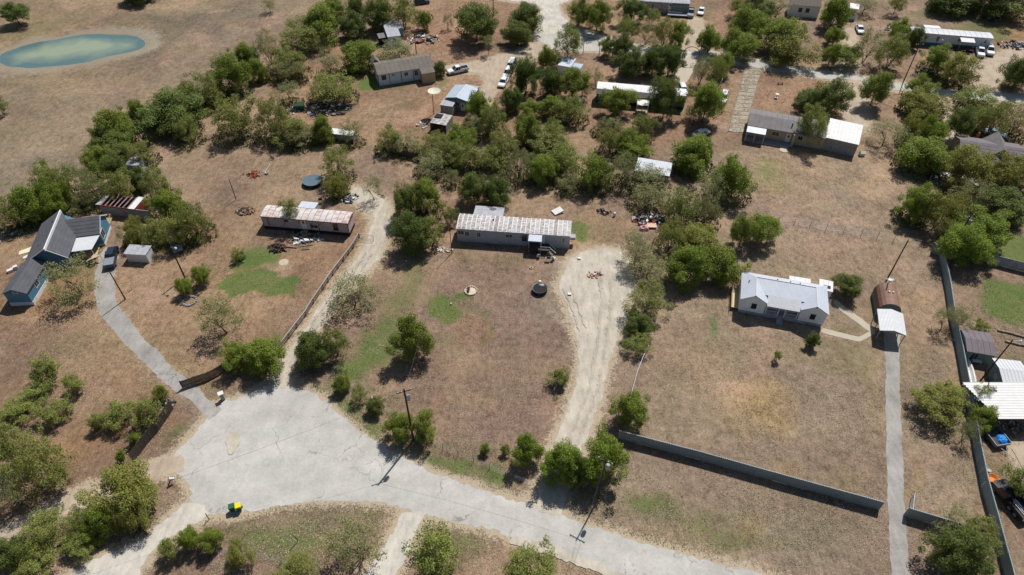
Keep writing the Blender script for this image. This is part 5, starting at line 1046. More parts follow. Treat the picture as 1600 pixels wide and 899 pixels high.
# ================================================================ FENCES
def pxline(pts, h=0.): return [G(*p, h) for p in pts]
def walk(pts, step):
    out = []
    for a, b in zip(pts, pts[1:]):
        d = math.dist(a, b); n = max(1, round(d/step))
        for i in range(n): out.append(((a[0]+(b[0]-a[0])*i/n, a[1]+(b[1]-a[1])*i/n), math.atan2(b[1]-a[1], b[0]-a[0]), d/n))
    return out
def panel_fence(name, label, pts, h, m, step=2.44, group=None, ribs=9, postm=None, cap=True):
    root = empty(name, pts[0], 0, label, 'fence', group); cache = {}
    for (x, y), a, d in walk(pts, step):
        k = round(d, 1)
        if k not in cache:
            b = MB(); n = ribs; w_ = d/n
            for i in range(n): b.hexa([(i*w_,-.02,.03),((i+.5)*w_,-.09,.03),((i+1)*w_,-.02,.03),((i+.5)*w_,.01,.03)], [(i*w_,-.02,h),((i+.5)*w_,-.09,h),((i+1)*w_,-.02,h),((i+.5)*w_,.01,h)])
            p = MB().box(-.05,.05,.02,.12,0,h+.03).mesh('post', postm or m)
            rl = MB().box(.05,d-.05,.02,.08,0,.09).mesh('rail', postm or m); cache[k] = (b.mesh('panel', m), p, rl)
        pm, po, rl = cache[k]; l_ = (x-pts[0][0], y-pts[0][1], rng.uniform(-.02,.02))
        link('panel', pm, root, l_, a+rng.uniform(-.008,.008)); link('post', po, root, l_[:2]+(0,), a); [link('rail', rl, root, l_[:2]+(z,), a) for z in (h*.2, h-.12)]
    return root
def board_fence(name, label, pts, h, m, step=.16, w_=.14, group=None, gap=.0, railm=None, cap=False, postm=None):
    root = empty(name, pts[0], 0, label, 'fence', group); me = MB().box(-w_/2,w_/2,-.015,.015,.04,h).mesh('board', m)
    for (x, y), a, d in walk(pts, step):
        o = link('board', me, root, (x-pts[0][0], y-pts[0][1], rng.uniform(-.05,.03)), a+rng.uniform(-.03,.03))
    for (x, y), a, d in walk(pts, 2.4):
        for z in (h*.25, h*.8): link('rail', MB().box(0,d,.017,.06,0,.08).mesh('rail', railm or m), root, (x-pts[0][0], y-pts[0][1], z), a)
        link('post', MB().box(-.05,.05,.062,.16,0,h+.05).mesh('post', railm or m), root, (x-pts[0][0], y-pts[0][1], 0), a)
        if cap: link('cap_rail', MB().box(0,d,-.06,.06,h+.01,h+.06).mesh('cap_rail', postm or m_skirt), root, (x-pts[0][0], y-pts[0][1], 0), a)
    return root
def wire_fence(label, pts, h=1.2, step=3.2, m=None, wires=4, group='wire fences', rail=False, pr=.035):
    m = m or m_steel; root = empty('wire_fence', pts[0], 0, label, 'fence', group); me = MB().tube((0,0,0),(0,0,h),pr,n=5).mesh('post', m_pole if not rail else m)
    pp = walk(pts, step); P2 = [p[0] for p in pp]+[pts[-1]]
    for x, y in P2: link('post', me, root, (x-pts[0][0], y-pts[0][1], 0))
    b = MB()
    for (xa, ya), (xb, yb) in zip(P2, P2[1:]):
        for i in range(wires):
            z = h*(.2+.75*i/(wires-1)); b.tube((xa-pts[0][0],ya-pts[0][1],z),(xb-pts[0][0],yb-pts[0][1],z),.010,n=3,cap=False)
        if rail: b.tube((xa-pts[0][0],ya-pts[0][1],h),(xb-pts[0][0],yb-pts[0][1],h),.04,n=4,cap=False)
    b.build('wire', m, root); return root
panel_fence('sheet_metal_fence', 'long grey corrugated sheet fence between the right lot and the street side strip', [G(968,673,2.05), G(1100,707,2.05), G(1240,746,2.05), G(1383,785,2.05)], 2.05, m_fence)
panel_fence('sheet_metal_fence', 'short grey corrugated sheet fence right of the straight driveway running under the trees', [G(1422,794,2.05), G(1482,812,2.05), G(1545,830,2.05)], 2.05, m_fence)
panel_fence('sheet_metal_fence', 'very long teal-grey corrugated fence running down the right side of the photo', [G(1462,381,2.1)] + pxline([(1467,400),(1477,450),(1484,500),(1493,540),(1502,590),(1512,640),(1521,700),(1533,761),(1548,816),(1563,874),(1575,920),(1600,1010)]), 2.1, m_fencet)
panel_fence('sheet_metal_fence', 'pale grey sheet fence above the green lawn at the right edge', [G(1545,396,2.0), G(1572,403,2.0), G(1640,420,2.0)], 2.0, m_skirt)
board_fence('board_fence', 'dark board fence with pale bottom rail left of the cul-de-sac', pxline([(210,722),(228,697),(248,674),(264,650),(272,638)]), 2.1, m_darkwood, railm=m_skirt)
board_fence('board_fence', 'dark board fence beside the winding driveway mouth and the bushy tree', pxline([(286,607),(306,600),(330,592),(352,580)]), 1.7, m_darkwood)
board_fence('board_fence', 'short dark leaning board panel at the foot of the round bushy tree', pxline([(219,812),(226,826),(232,836)]), 1.7, m_darkwood)
board_fence('board_fence', 'dark board fence half hidden in brush at the top of the mown lot', pxline([(612,242),(632,246),(658,252)]), 1.7, m_darkwood)
board_fence('picket_fence', 'low grey picket fence with pale cap rail along the caliche drive', pxline([(561,372),(552,388),(537,408),(520,430),(505,452),(490,474),(478,494),(464,512),(452,528),(438,546)]), 1.15, m_wood, step=.3, w_=.16, cap=True)
wire_fence('wire fence on dark posts across the middle of the right lots', pxline([(1215,350),(1240,352),(1290,360),(1345,368),(1395,378),(1436,386)]), 1.6, 3.0)
wire_fence('wire fence with leaning posts along the street side of the central lot', pxline([(518,588),(560,612),(600,640),(640,668),(692,703),(740,722),(790,745),(838,762)]), 1.3, 2.6)
wire_fence('chain link fence with pale top rail left of the right lot', pxline([(1012,548),(1003,566),(994,590),(985,622),(975,660)]), 1.3, 2.6, m_steel, 4, rail=True)
wire_fence('low pale fence beside the concrete slab drive', pxline([(1140,98),(1136,108),(1128,128),(1120,150)]), 1.3, 3, m_plainwhite, 3, rail=True)
wire_fence('wire fence behind the shingle-roofed trailer', pxline([(655,92),(690,87),(720,82),(745,80)]), 1.3, 3.0)
wire_fence('post fence beside the white car at the upper right', pxline([(1328,42),(1360,47),(1400,52)]), 1.3, 2.6)
wire_fence('dark wire fence from the weathered shingle house toward the slab drive', pxline([(1082,196),(1110,204),(1138,206),(1155,209),(1165,211)]), 1.4, 3.0)
wire_fence('sagging wire fence on the verge above the caliche drive at bottom', pxline([(330,868),(370,862),(400,866),(440,880),(470,892)]), 1.1, 3.0)
def gate(name, label, A, B, h, m, bars=6, vert=0):
    a = G(*A); b_ = G(*B); d = math.dist(a, b_); r = empty(name, a, math.atan2(b_[1]-a[1], b_[0]-a[0]), label, 'gate')
    f = MB()
    for z in (.2, h): f.tube((0,0,z),(d,0,z),.03,n=5)
    for x in (0, d): f.tube((x,0,0),(x,0,h+.05),.045,n=5)
    f.build('frame', m, r)
    me = MB().tube((0,0,0),(d,0,0),.018,n=4).mesh('bar', m) if not vert else MB().tube((0,0,.2),(0,0,h),.018,n=4).mesh('bar', m)
    for i in range(1, bars): link('bar', me, r, (0,0,.2+(h-.2)*i/bars) if not vert else (d*i/bars,0,0))
    return r
gate('farm_gate', 'dark metal farm gate at the end of the picket fence', (563,374), (584,377), 1.35, m_steel, 10, 1)
gate('driveway_gate', 'narrow white driveway gate standing open beside the straight asphalt drive', (1420,803), (1423,779), 1.4, m_trim, 7)
gate('pallet_rail', 'pale pipe cattle panel lying at the top end of the caliche drive', (648,272), (684,276), 1.1, m_wood2, 5)
for i, (A, B, cx_, top, lb) in enumerate([((911,84),(936,87),0,69,'left black driveway arch over the far street entrance'),((1065,98),(1090,100),0,82,'right black driveway arch beside the dense dark trees')]):
    a = G(*A); b_ = G(*B); d = math.dist(a, b_); r = empty('driveway_arch', a, math.atan2(b_[1]-a[1], b_[0]-a[0]), lb, 'arch')
    me = MB().tube((0,0,0),(0,0,2.6),.08,n=6).mesh('post', m_black)
    for x in (0, d): link('post', me, r, (x,0,0))
    ar = MB(); n = 12
    for k in range(n):
        t0, t1 = math.pi*k/n, math.pi*(k+1)/n; ar.tube((d/2-d/2*math.cos(t0),0,2.6+1.9*math.sin(t0)),(d/2-d/2*math.cos(t1),0,2.6+1.9*math.sin(t1)),.08,n=5)
    ar.build('arch_bar', m_black, r)

# ================================================================ POLES AND WIRES
def hgt(bx, by, ty):
    x, y = G(bx, by); return min((abs(P(x, y, k*.1)[1]-ty), k*.1) for k in range(10, 150))[1]
def upole(name, label, base, topy, rad=.15, arm=None, xf=False, lamp=False, disc=0., cat='utility pole', m=None):
    h = hgt(*base, topy); p = G(*base); r = empty(name, p, 0, label, cat, None)
    MB().tube((0,0,0),(0,0,h),rad,rad*.7,n=8).build('pole', m or m_pole, r)
    if arm:
        a = R_(arm); b = MB(); dx, dy = math.cos(a)*1.1, math.sin(a)*1.1; b.tube((-dx,-dy,h-.5),(dx,dy,h-.5),.07,n=4); b.build('crossarm', m_pole, r)
        me = MB().lathe([(0,.0),(.07,0),(.09,.08),(.05,.16),(0,.18)], 8).mesh('insulator', m_plainwhite)
        for s in (-.9, -.4, .9): link('insulator', me, r, (math.cos(a)*s, math.sin(a)*s, h-.44))
    if xf: MB().lathe([(0,0),(.26,0),(.28,.1),(.28,.85),(.2,.98),(0,1.0)], 12, (.42,-.1)).build('transformer', m_skirt, r, (0,0,h-2.2))
    if lamp:
        b = MB(); b.tube((0,0,h-.2),(.9,-.3,h+.1),.03,n=4); b.build('lamp_arm', m_steel, r); MB().lathe([(0,0),(.2,.0),(.24,.1),(.1,.3),(0,.32)], 10, (.95,-.32)).build('lamp_head', m_plainwhite, r, (0,0,h-.1))
    if disc: MB().lathe([(0,.0),(disc*.4,.06),(disc*.8,.2),(disc,.34),(disc,.38),(disc*.8,.25),(disc*.4,.11),(0,.06)], 24).build('dish', mat('cream_dish', srgb(216,212,190,.85), .6, .06), r, (.55,0,h-.1))
    return Vector((p[0], p[1], h))
A1 = upole('utility_pole', 'tall dark utility pole with crossarm and transformer among shrubs by the cul-de-sac', (646,688), 608, .17, 20, True)
A2 = upole('utility_pole', 'utility pole with transformer in front of the bushy trees by the lower street', (935,779), 717, .12, 150, True)
A3 = upole('utility_pole', 'short dark pole on the verge beside the winding asphalt driveway', (196,468), 425, .12)
A4 = upole('utility_pole', 'leaning service pole with pale lamp beside the dark parked car', (289,434), 386, .15, None, False, True)
A5 = upole('service_pole', 'thin lone pole in the mown lot above the red-trimmed trailer', (369,312), 280, .09)
A6 = upole('dish_pole', 'tall rusty pole topped by a large cream satellite dish near the pump house', (678,178), 144, .09, None, False, False, 1.5, 'satellite dish', m_rust)
A7 = upole('service_pole', 'thin service pole at the left front corner of the central trailer', (706,396), 350, .07)
A8 = upole('utility_pole', 'service pole standing behind the round-roofed garage', (1381,446), 376, .13)
A9 = upole('utility_pole', 'utility pole with transformer rising from the trees at the top of the teal fence', (1486,388), 335, .14, 30, True)
A10 = upole('utility_pole', 'dark pole with lamp between the garden shed and the white-roofed workshop', (1532,595), 531, .12, None, False, True)
A11 = upole('utility_pole', 'tall pole beside the far street below the pale trailer', (1411,129), 67, .14, 10)
A12 = upole('service_pole', 'small pole with white lamp in front of the pale trailer', (1456,84), 62, .09, None, False, True)
A13 = upole('utility_pole', 'pole with white lamp left of the shingle-roofed trailer', (545,123), 98, .11, None, False, True)
A14 = upole('utility_pole', 'bare pole behind the shingle-roofed trailer', (651,88), 50, .13)
A15 = upole('utility_pole', 'pole at the top edge beside the big round oak', (771,26), -2, .14, 10)
A16 = upole('utility_pole', 'pole among scrub above the far street', (987,57), 24, .12)
A17 = upole('light_pole', 'thin grey metal pole beside the far street near the bright green thicket', (1143,90), 50, .06, None, False, False, 0, 'light pole', m_steel)
A18 = upole('service_pole', 'small pole at the right corner of the concrete slab drive', (1103,214), 203, .05)
def wire(label, a, b, sag=.6, r_=.013, off=(0,0,-.4)):
    n = 14; o = Vector(off); a = a+o; b = b+o; w_ = MB()
    for i in range(n):
        u, v_ = i/n, (i+1)/n; f = lambda t: a.lerp(b, t)-Vector((0,0,sag*4*t*(1-t)))-a
        w_.tube(f(u), f(v_), r_, n=3, cap=False)
    ob = w_.build('power_line', mat('wire_grey', (.10,.10,.10), .6, .05), None, a); tag(ob, label, 'cable')
wire('overhead cable from the tall cul-de-sac pole to the pole by the lower street', A1, A2, .5)
wire('overhead cable from the tall cul-de-sac pole over the cul-de-sac to the bottom left', A1, Vector((*G(180,845),9)), .9)
wire('service cable from the tall cul-de-sac pole to the central trailer pole', A1, A7, .9, .014)
wire('overhead cable from the lower street pole over the bottom edge', A2, Vector((*G(880,960),9)), .4)
wire('cable from the driveway pole to the leaning lamp pole', A3, A4, .4, .014)
wire('overhead cable from the transformer pole to the garage pole', A9, A8, .5)
wire('guy cable dropping from the transformer pole to the ground by the tree shadow', A9, Vector((*G(1514,444),.4)), .0, .02)
wire('overhead cable crossing the lower right trees beyond the driveway gate', Vector((*G(1425,870),7)), Vector((*G(1620,920),7)), .3)

# ================================================================ VEHICLES
def paint(name, c): return mat('car_paint_'+name, c, .25, .03, .5, 3, spec=.6, bump=0)
wheel_me = {}
def wheel(parent, x, y, r_=.36, side=1):
    k = (r_, side)
    if k not in wheel_me:
        t = MB(); t.tube((0,-.12,0),(0,.12,0),r_,n=14); h = MB(); h.tube((0,.121*side,0),(0,.135*side,0),r_*.6,n=10); wheel_me[k] = (t.mesh('tyre', m_rubber), h.mesh('rim', m_steel))
    w_ = link('wheel', wheel_me[k][0], parent, (x, y, r_)); link('rim', wheel_me[k][1], w_)
def vehicle(kind, label, rear, front, m, cat, L=None, name=None):
    a, b_ = G(*rear), G(*front); yaw = math.atan2(b_[1]-a[1], b_[0]-a[0]); L0 = {'pickup': 5.7, 'sedan': 4.7, 'suv': 4.8, 'van': 5.2}[kind]; L = L or L0; W = 1.9; c = ((a[0]+b_[0])/2, (a[1]+b_[1])/2)
    r = empty(name or {'pickup': 'pickup_truck', 'sedan': 'car', 'suv': 'car', 'van': 'van'}[kind], c, yaw, label, cat); hw = W/2; f = L/2
    def loft(secs, nm, mt, prof):   # stations along x, each a cross-section
        b = MB(); n = len(prof)
        for x, w_, z0, z1 in secs:
            b.v += [(x, hw*w_*u, z0+(z1-z0)*v_) for u, v_ in prof]
        for i in range(len(secs)-1):
            for j in range(n):
                b.f.append((i*n+j, i*n+(j+1) % n, (i+1)*n+(j+1) % n, (i+1)*n+j)); b.m.append(0)
        b.f.append(tuple(range(n-1, -1, -1))); b.f.append(tuple((len(secs)-1)*n+j for j in range(n))); b.m += [0, 0]
        return b.build(nm, mt, r)
    pb = [(-1,.05),(-1,.75),(-.9,1),(.9,1),(1,.75),(1,.05)]; pc = [(-1,0),(-.82,.86),(-.72,1),(.72,1),(.82,.86),(1,0)]
    hood = {'pickup': 1.08, 'sedan': .88, 'suv': 1.0, 'van': 1.05}[kind]
    if kind == 'pickup':
        loft([(-f,.94,.5,.72),(-f+.1,.97,.42,.78),(-.55,.97,.42,.80),(-.5,.98,.4,hood),(f-.8,.98,.4,hood),(f-.15,.95,.42,hood-.10),(f,.86,.5,hood-.28)], 'body', m, pb)
        b = MB(); b.box(-f+.02,-.55,-hw*.97,-hw*.86,.78,1.16).box(-f+.02,-.55,hw*.86,hw*.97,.78,1.16).box(-f,-f+.1,-hw*.86,hw*.86,.78,1.14); b.build('bed_side', m, r)
        MB().box(-f+.1,-.58,-hw*.85,hw*.85,.79,.84).build('bed_floor', m_dark, r); c0, c1 = -.55, 1.35; ct = 1.78
    else:
        bk = {'sedan': .90, 'suv': 1.05, 'van': 1.1}[kind]
        loft([(-f,.86,.5,bk-.25),(-f+.15,.95,.4,bk),(-.6,.98,.38,hood+.05),(f-1.2,.98,.38,hood),(f-.2,.93,.4,hood-.13),(f,.82,.5,hood-.3)], 'body', m, pb)
        c0, c1 = {'sedan': (-f+.7, 1.05), 'suv': (-f+.12, 1.1), 'van': (-f+.1, 1.6)}[kind]; ct = {'sedan': 1.42, 'suv': 1.72, 'van': 1.95}[kind]
    zb = hood+.0 if kind != 'sedan' else .88; fl = .75 if kind != 'van' else .7; rl = {'pickup': .15, 'sedan': .7, 'suv': .3, 'van': .15}[kind]
    loft([(c0,.92,zb-.02,zb+.02),(c0+rl,.90,zb-.04,ct-.06),(c1-fl,.90,zb-.04,ct-.06),(c1,.92,zb-.02,zb+.02)], 'window', m_glass, pc)
    b = MB(); b.slab([(c0+rl-.03,-hw*.66,ct),(c1-fl+.03,-hw*.66,ct),(c1-fl+.03,hw*.66,ct),(c0+rl-.03,hw*.66,ct)], .07); b.build('roof', m, r)
    b = MB()
    for s in (-1, 1):
        for xa, xb in ((c1,c1-fl),(c0,c0+rl)): b.tube((xa,s*hw*.92,zb),(xb,s*hw*.68,ct-.03),.05,n=4)
        xm = (c0+rl+c1-fl)/2; b.tube((xm,s*hw*.92,zb),(xm,s*hw*.68,ct-.03),.05,n=4)
    b.build('window_pillar', m, r)
    wr = .40 if kind == 'pickup' else .34
    for x in (-f+1.05, f-.95):
        for s in (-1, 1): wheel(r, x, s*(hw-.10), wr, s)
    me = MB().box(-.02,.03,-.2,.2,-.08,.08).mesh('headlight', m_plainwhite); mt = MB().box(-.03,.02,-.14,.14,-.1,.1).mesh('tail_light', mat('tail_red', (.35,.02,.02), .4, .05))
    for s in (-1, 1): link('headlight', me, r, (f-.03, s*hw*.66, hood-.42)); link('tail_light', mt, r, (-f+.03, s*hw*.75, .72))
    MB().box(f-.02,f+.07,-hw*.85,hw*.85,.38,.52).build('bumper', m_steel, r)
    for s in (-1, 1): MB().box(c1-.5,c1-.35,s*hw*1.0-.06,s*hw*1.0+.06,zb,zb+.14).build('mirror', m_black, r)
    return r
pw = paint('white', srgb(228,230,232,.92)); pn = paint('navy', srgb(42,50,66)); pg = paint('grey', srgb(128,134,142)); pk = paint('black', (.015,.015,.018)); pbl = paint('pale_blue', srgb(142,162,178))
vehicle('pickup', 'white crew-cab pickup parked beside the brown-grey shingle-roofed trailer', (730,110), (701,116.5), pw, 'pickup truck')
vehicle('sedan', 'nearest of three white cars in a row on the dirt track', (791,124), (782,139), pw, 'car')
vehicle('suv', 'middle one of three white cars in a row beside the dark trees', (797,112), (790,124), pw, 'car')
vehicle('van', 'farthest of three white vehicles in a row, a tall van against the dark trees', (802,101), (795,113), pw, 'van')
vehicle('pickup', 'dark navy pickup on the driveway beside the small clapboard shed', (173,421), (179,392), pn, 'pickup truck')
MB().box(-2.7,-.6,-.84,.84,1.17,1.2).build('bed_cover', pg, bpy.data.objects['pickup_truck.001'])
vehicle('suv', 'dark grey car under the trees behind the leaning lamp pole', (273,376), (279,393), pg, 'car')
vehicle('pickup', 'dark green-grey pickup parked in front of the top edge trailer ramp', (1080,17), (1077.5,30), pg, 'pickup truck')
vehicle('sedan', 'small white car right of the dark pickup near the top edge', (1097,14), (1093,27), pw, 'car')
vehicle('pickup', 'left one of two white pickups in front of the pale trailer', (1527,75), (1532,94), pw, 'pickup truck')
vehicle('pickup', 'right one of two white pickups in front of the pale trailer', (1541,73), (1547,91), pw, 'pickup truck')
vehicle('sedan', 'white car with greenish windows half under a bush below the teal trailer', (1086,216), (1104,208), pw, 'car')
vehicle('suv', 'white car beside the low pale fence near the slab drive', (1132,150), (1128,163), pw, 'car')
vehicle('suv', 'white car with dark windows behind the right end of the teal trailer', (1064,138), (1069,152), pw, 'car')
vehicle('van', 'black van parked in tree shade right of the bare lot', (1459,262), (1457,287), pk, 'van')
vehicle('sedan', 'pale blue car under the trees above the dark-roofed right edge house', (1540,209), (1566,215), pbl, 'car')
vehicle('sedan', 'white car beside the upper right annex and its post fence', (1340,43), (1345,55), pw, 'car')
vehicle('suv', 'dark blue car in the shade at the very top edge', (650,7), (668,5), pn, 'car')
# black flatbed truck with pale pipes, bottom right
a, b_ = G(1603,818), G(1553,756); yaw = math.atan2(b_[1]-a[1], b_[0]-a[0]); r = empty('flatbed_truck', a, yaw, 'black flatbed truck carrying pale pipes beside the long teal fence', 'truck')
L = math.dist(a, b_); hw = 1.05
MB().prism_y([(L-2.6,.5),(L-.05,.5),(L,.85),(L-.1,1.15),(L-1.15,1.3),(L-1.7,1.95),(L-2.6,1.95)], -hw, hw).build('cab', pk, r)
MB().slab([(L-1.66,-hw*.85,1.93),(L-1.66,hw*.85,1.93),(L-1.19,hw*.85,1.36),(L-1.19,-hw*.85,1.36)], .03).build('windscreen', mat('smoked_glass', srgb(60,68,78), .1, .05, spec=.6), r, (.03,0,.04))
MB().box(0,L-2.7,-hw,hw,.85,1.0).build('flatbed', m_black, r); MB().box(L-2.75,L-2.65,-hw,hw,1.0,1.9).build('headboard', m_black, r)
b = MB(); b.box(.2,L-3,-hw,-hw+.08,1.0,1.35).box(.2,L-3,hw-.08,hw,1.0,1.35); b.build('side_rail', m_black, r)
for y, z, l0, l1 in ((-.25,1.1,.2,L-3.2),(.05,1.1,.5,L-2.9),(.3,1.1,.1,2.6),(-.1,1.22,1.8,L-3.0)):
    MB().tube((l0,y,z),(l1,y+.1,z+.05),.055,n=6).build('pipe', m_trim, r)
for x in (1.2, 2.2, L-.9):
    for s in (-1, 1): wheel(r, x, s*(hw-.14), .45, s)
# utility trailer with blue tarp
a = G(1552,702); b_ = G(1577,698); yaw = math.atan2(b_[1]-a[1], b_[0]-a[0]); r = empty('utility_trailer', a, yaw, 'open box utility trailer holding a crumpled blue tarp', 'trailer')
MB().box(0,2.3,0,3.0,.5,.58).build('floor', m_darkwood, r); MB().box(0,2.3,-.06,0,.5,1.0).box(0,2.3,3.0,3.06,.5,1.0).build('end_board', m_steel, r); MB().box(-.06,0,0,3.0,.5,1.05).box(2.3,2.36,0,3.0,.5,1.05).build('side_board', m_steel, r)
for s, x in ((-1,-.2),(1,2.5)):
    w_ = MB().tube((-.1,0,0),(.1,0,0),.33,n=12).build('wheel', m_rubber, r, (x,1.4,.33))
b = MB(); b.tube((.6,-.05,.5),(1.15,-1.2,.45),.05,n=4).tube((1.7,-.05,.5),(1.15,-1.2,.45),.05,n=4); b.build('tow_bar', m_steel, r)
def blob(seed, rx, ry, h, n=8, amp=.35):
    rr = random.Random(seed); b = MB(); rows = []
    for j in range(n+1):
        for i in range(n+1):
            u, v_ = i/n*2-1, j/n*2-1; d = max(0, 1-max(abs(u), abs(v_))**2); b.v.append((u*rx*(1-.2*v_*v_)+rr.uniform(-.05,.05)*rx, v_*ry*(1-.2*u*u)+rr.uniform(-.05,.05)*ry, h*(d**.6)*(1-amp/2+rr.uniform(-amp,amp)*.6) if d > 0 else 0))
    for j in range(n):
        for i in range(n): k = j*(n+1)+i; b.f.append((k,k+1,k+n+2,k+n+1)); b.m.append(0)
    return b
p = G(1562,690); tag(blob(3,.8,.9,.5).build('tarp', mat('blue_tarp', srgb(40,128,204), .5, .15), None, (p[0],p[1],.62)), 'crumpled bright blue tarp inside the utility trailer', 'tarp')

# ================================================================ SMALL THINGS
def wheelie(label, px, body, lid):
    r = empty('wheeled_bin', G(*px), R_(20), label, 'bin', 'wheeled bins at the cul-de-sac edge'); MB().hexa([(-.26,-.26,.12),(.26,-.26,.12),(.26,.26,.12),(-.26,.26,.12)], [(-.36,-.38,1.15),(.36,-.38,1.15),(.36,.38,1.15),(-.36,.38,1.15)]).build('bin_body', body, r)
    MB().hexa([(-.39,-.42,1.15),(.39,-.42,1.15),(.39,.42,1.15),(-.39,.42,1.15)], [(-.34,-.36,1.27),(.34,-.36,1.27),(.34,.36,1.3),(-.34,.36,1.3)]).build('lid', lid, r)
    for s in (-1, 1): MB().tube((s*.3,.3,.14),(s*.38,.3,.14),.14,n=10).build('wheel', m_rubber, r)
    MB().tube((-.3,.44,1.1),(.3,.44,1.1),.03,n=5).build('handle', body, r)
wheelie('green wheeled bin left of the yellow-lidded one at the cul-de-sac edge', (365,798), m_green, m_green)
wheelie('wheeled bin with bright yellow lid at the cul-de-sac edge', (375,797), m_green, m_yellow)
def mailbox(label, px, lean_=0., double=False):
    r = empty('mailbox', G(*px), R_(30), label, 'mailbox'); MB().box(-.06,.06,-.06,.06,0,1.1).build('post', m_darkwood, r)
    k = [(-.16,0),(.16,0),(.16,.2)]+[(.16*math.cos(math.pi*i/6),.2+.14*math.sin(math.pi*i/6)) for i in range(1, 6)]+[(-.16,.2)]
    b = MB(); b.prism_x([(y,z+1.1) for y, z in k], -.35, .35); b.build('box', m_plainwhite, r)
    MB().box(.1,.18,.165,.19,1.2,1.5).build('flag', m_rust, r); r.rotation_euler.y = lean_; return r
r = mailbox('white-topped mailbox block beside the cul-de-sac entrance of the winding driveway', (349,624)); MB().box(-.4,.4,-.35,.35,1.5,1.56).build('shelf', m_plainwhite, r); MB().box(-.25,.25,-.25,.25,0,1.0).build('pedestal', m_block, r)
mailbox('leaning pale mailbox on the bare strip left of the cul-de-sac', (263,758), R_(35))
def trampoline(label, px, R, h, matm, rimm, net=0.):
    r = empty('trampoline', G(*px), 0, label, 'trampoline'); MB().lathe([(0,h),(R*.5,h-.02),(R*.86,h)], 28).build('mat', matm, r)
    MB().lathe([(R*.86,h+.01),(R,h+.03),(R,h-.05),(R*.86,h-.03),(R*.86,h+.01)], 28).build('rim_pad', rimm, r)
    for i in range(4 if not net else 6):
        a = 6.283*i/(4 if not net else 6)+.4; b = MB(); b.tube((math.cos(a)*R*.96,math.sin(a)*R*.96,h-.03),(math.cos(a)*R*1.02,math.sin(a)*R*1.02,0),.03,n=4); b.build('leg', m_steel, r)
    if net: MB().lathe([(R*1.0,h-.06),(R*1.0,.05)], 28).build('skirt', m_dark, r)
    return r
m_bt = mat('blue_grey_mat', srgb(92,112,124,.8), .7, .1)
trampoline('round black trampoline in the middle of the central lot', (843,455), 1.35, .75, m_dark, m_black, 1)
p = G(846,451); tag(blob(8,.5,.35,.25,6).build('cover_sheet', m_steel, None, (p[0],p[1],.80)), 'crumpled grey sheet lying on the black trampoline', 'sheet')
p = G(843.5,441); tag(MB().lathe([(0,.35),(.22,.3),(.3,.1),(.28,0),(0,0)], 12).build('bucket', m_plainwhite, None, (p[0],p[1],0)), 'white bucket behind the black trampoline', 'bucket')
trampoline('round blue-grey trampoline with dark skirt above the red-trimmed trailer', (489,287), 2.0, .85, m_bt, m_bt, 1)
# satellite dish by the garage
p = G(1384,451); r = empty('satellite_dish', p, 0, 'white satellite dish beside the round-roofed garage', 'satellite dish'); MB().tube((0,0,0),(0,0,1.9),.08,n=6).build('mast', m_steel, r)
o = MB().lathe([(0,0),(.4,.05),(.75,.2),(.95,.4),(.98,.38),(.77,.16),(.4,.0),(0,-.05)], 20).build('dish', m_plainwhite, r, (0,0,2.0)); o.scale = (.62,.62,.62); o.rotation_euler = (R_(20),0,R_(200))
# stone planter ring
def ring(label, px, R, m, ww=.28, n=18, h=.25, name='stone_ring', stones=True):
    r = empty(name, G(*px), 0, label, 'planter')
    for i in range(n):
        a = 6.283*i/n; s = rng.uniform(.8,1.2)*ww
        MB().hexa([(-s*.6,-s*.5,0),(s*.6,-s*.5,0),(s*.5,s*.5,0),(-s*.5,s*.5,0)], [(-s*.5,-s*.4,h*s/ww),(s*.5,-s*.35,h),(s*.4,s*.4,h*.9),(-s*.4,s*.4,h)]).build('stone', m, r, (math.cos(a)*R,math.sin(a)*R,0), a+1.57)
    return r
m_stone = mat('pale_stone', srgb(196,184,160,.85), .9, .15, 2, 8, rnd=.15)
r = ring('stone-edged round planter with pale gravel bed between the lawn and the trailer', (736,455), 1.05, m_stone); MB().lathe([(0,.08),(.95,.06),(.95,0)], 20).build('gravel_bed', m_stone, r)
for dx, dy in ((-.45,.3),(-.5,-.25)): MB().lathe([(0,.0),(.22,0),(.28,.35),(.2,.38),(0,.3)], 10, (dx,dy)).build('pot', m_black, r, (0,0,.09))
ring('dark rock ring around weeds beside the leaning grey mesquite', (297,471), 1.1, m_block, .35, 14)
p = G(1225,235); tag(MB().lathe([(0,.12),(.95,.10),(1.0,.0)], 22).build('concrete_lid', m_stone, None, (p[0],p[1],0)), 'round pale concrete slab in front of the weathered shingle house', 'slab')
p = G(443,410); tag(MB().lathe([(0,.05),(.8,.05),(.9,.0)], 14).build('concrete_lid', m_stone, None, (p[0],p[1],.0)), 'pale round concrete patch beside the bright green lawn', 'slab')
def simple(name, label, cat, px, b, m, z=0, rz=0.):
    p = G(*px); return tag(b.build(name, m, None, (p[0],p[1],z), rz), label, cat)
simple('mattress', 'white mattress lying tilted on bare soil behind the central trailer', 'mattress', (871,332), MB().hexa([(-.75,-1,0),(.75,-1,.0),(.75,1,.25),(-.75,1,.25)], [(-.75,-1,.3),(.75,-1,.3),(.75,1,.6),(-.75,1,.6)]), m_plainwhite, 0, R_(-60))
simple('orange_basin', 'round orange basin between the teal fence and the black truck', 'basin', (1550,750), MB().lathe([(0,.08),(.4,.08),(.75,.4),(.8,.4),(.42,0),(0,0)], 20), m_orange)
simple('bucket', 'pale bucket next to the orange basin by the teal fence', 'bucket', (1543,738), MB().lathe([(0,.5),(.28,.5),(.24,0),(0,0)], 12), m_skirt)
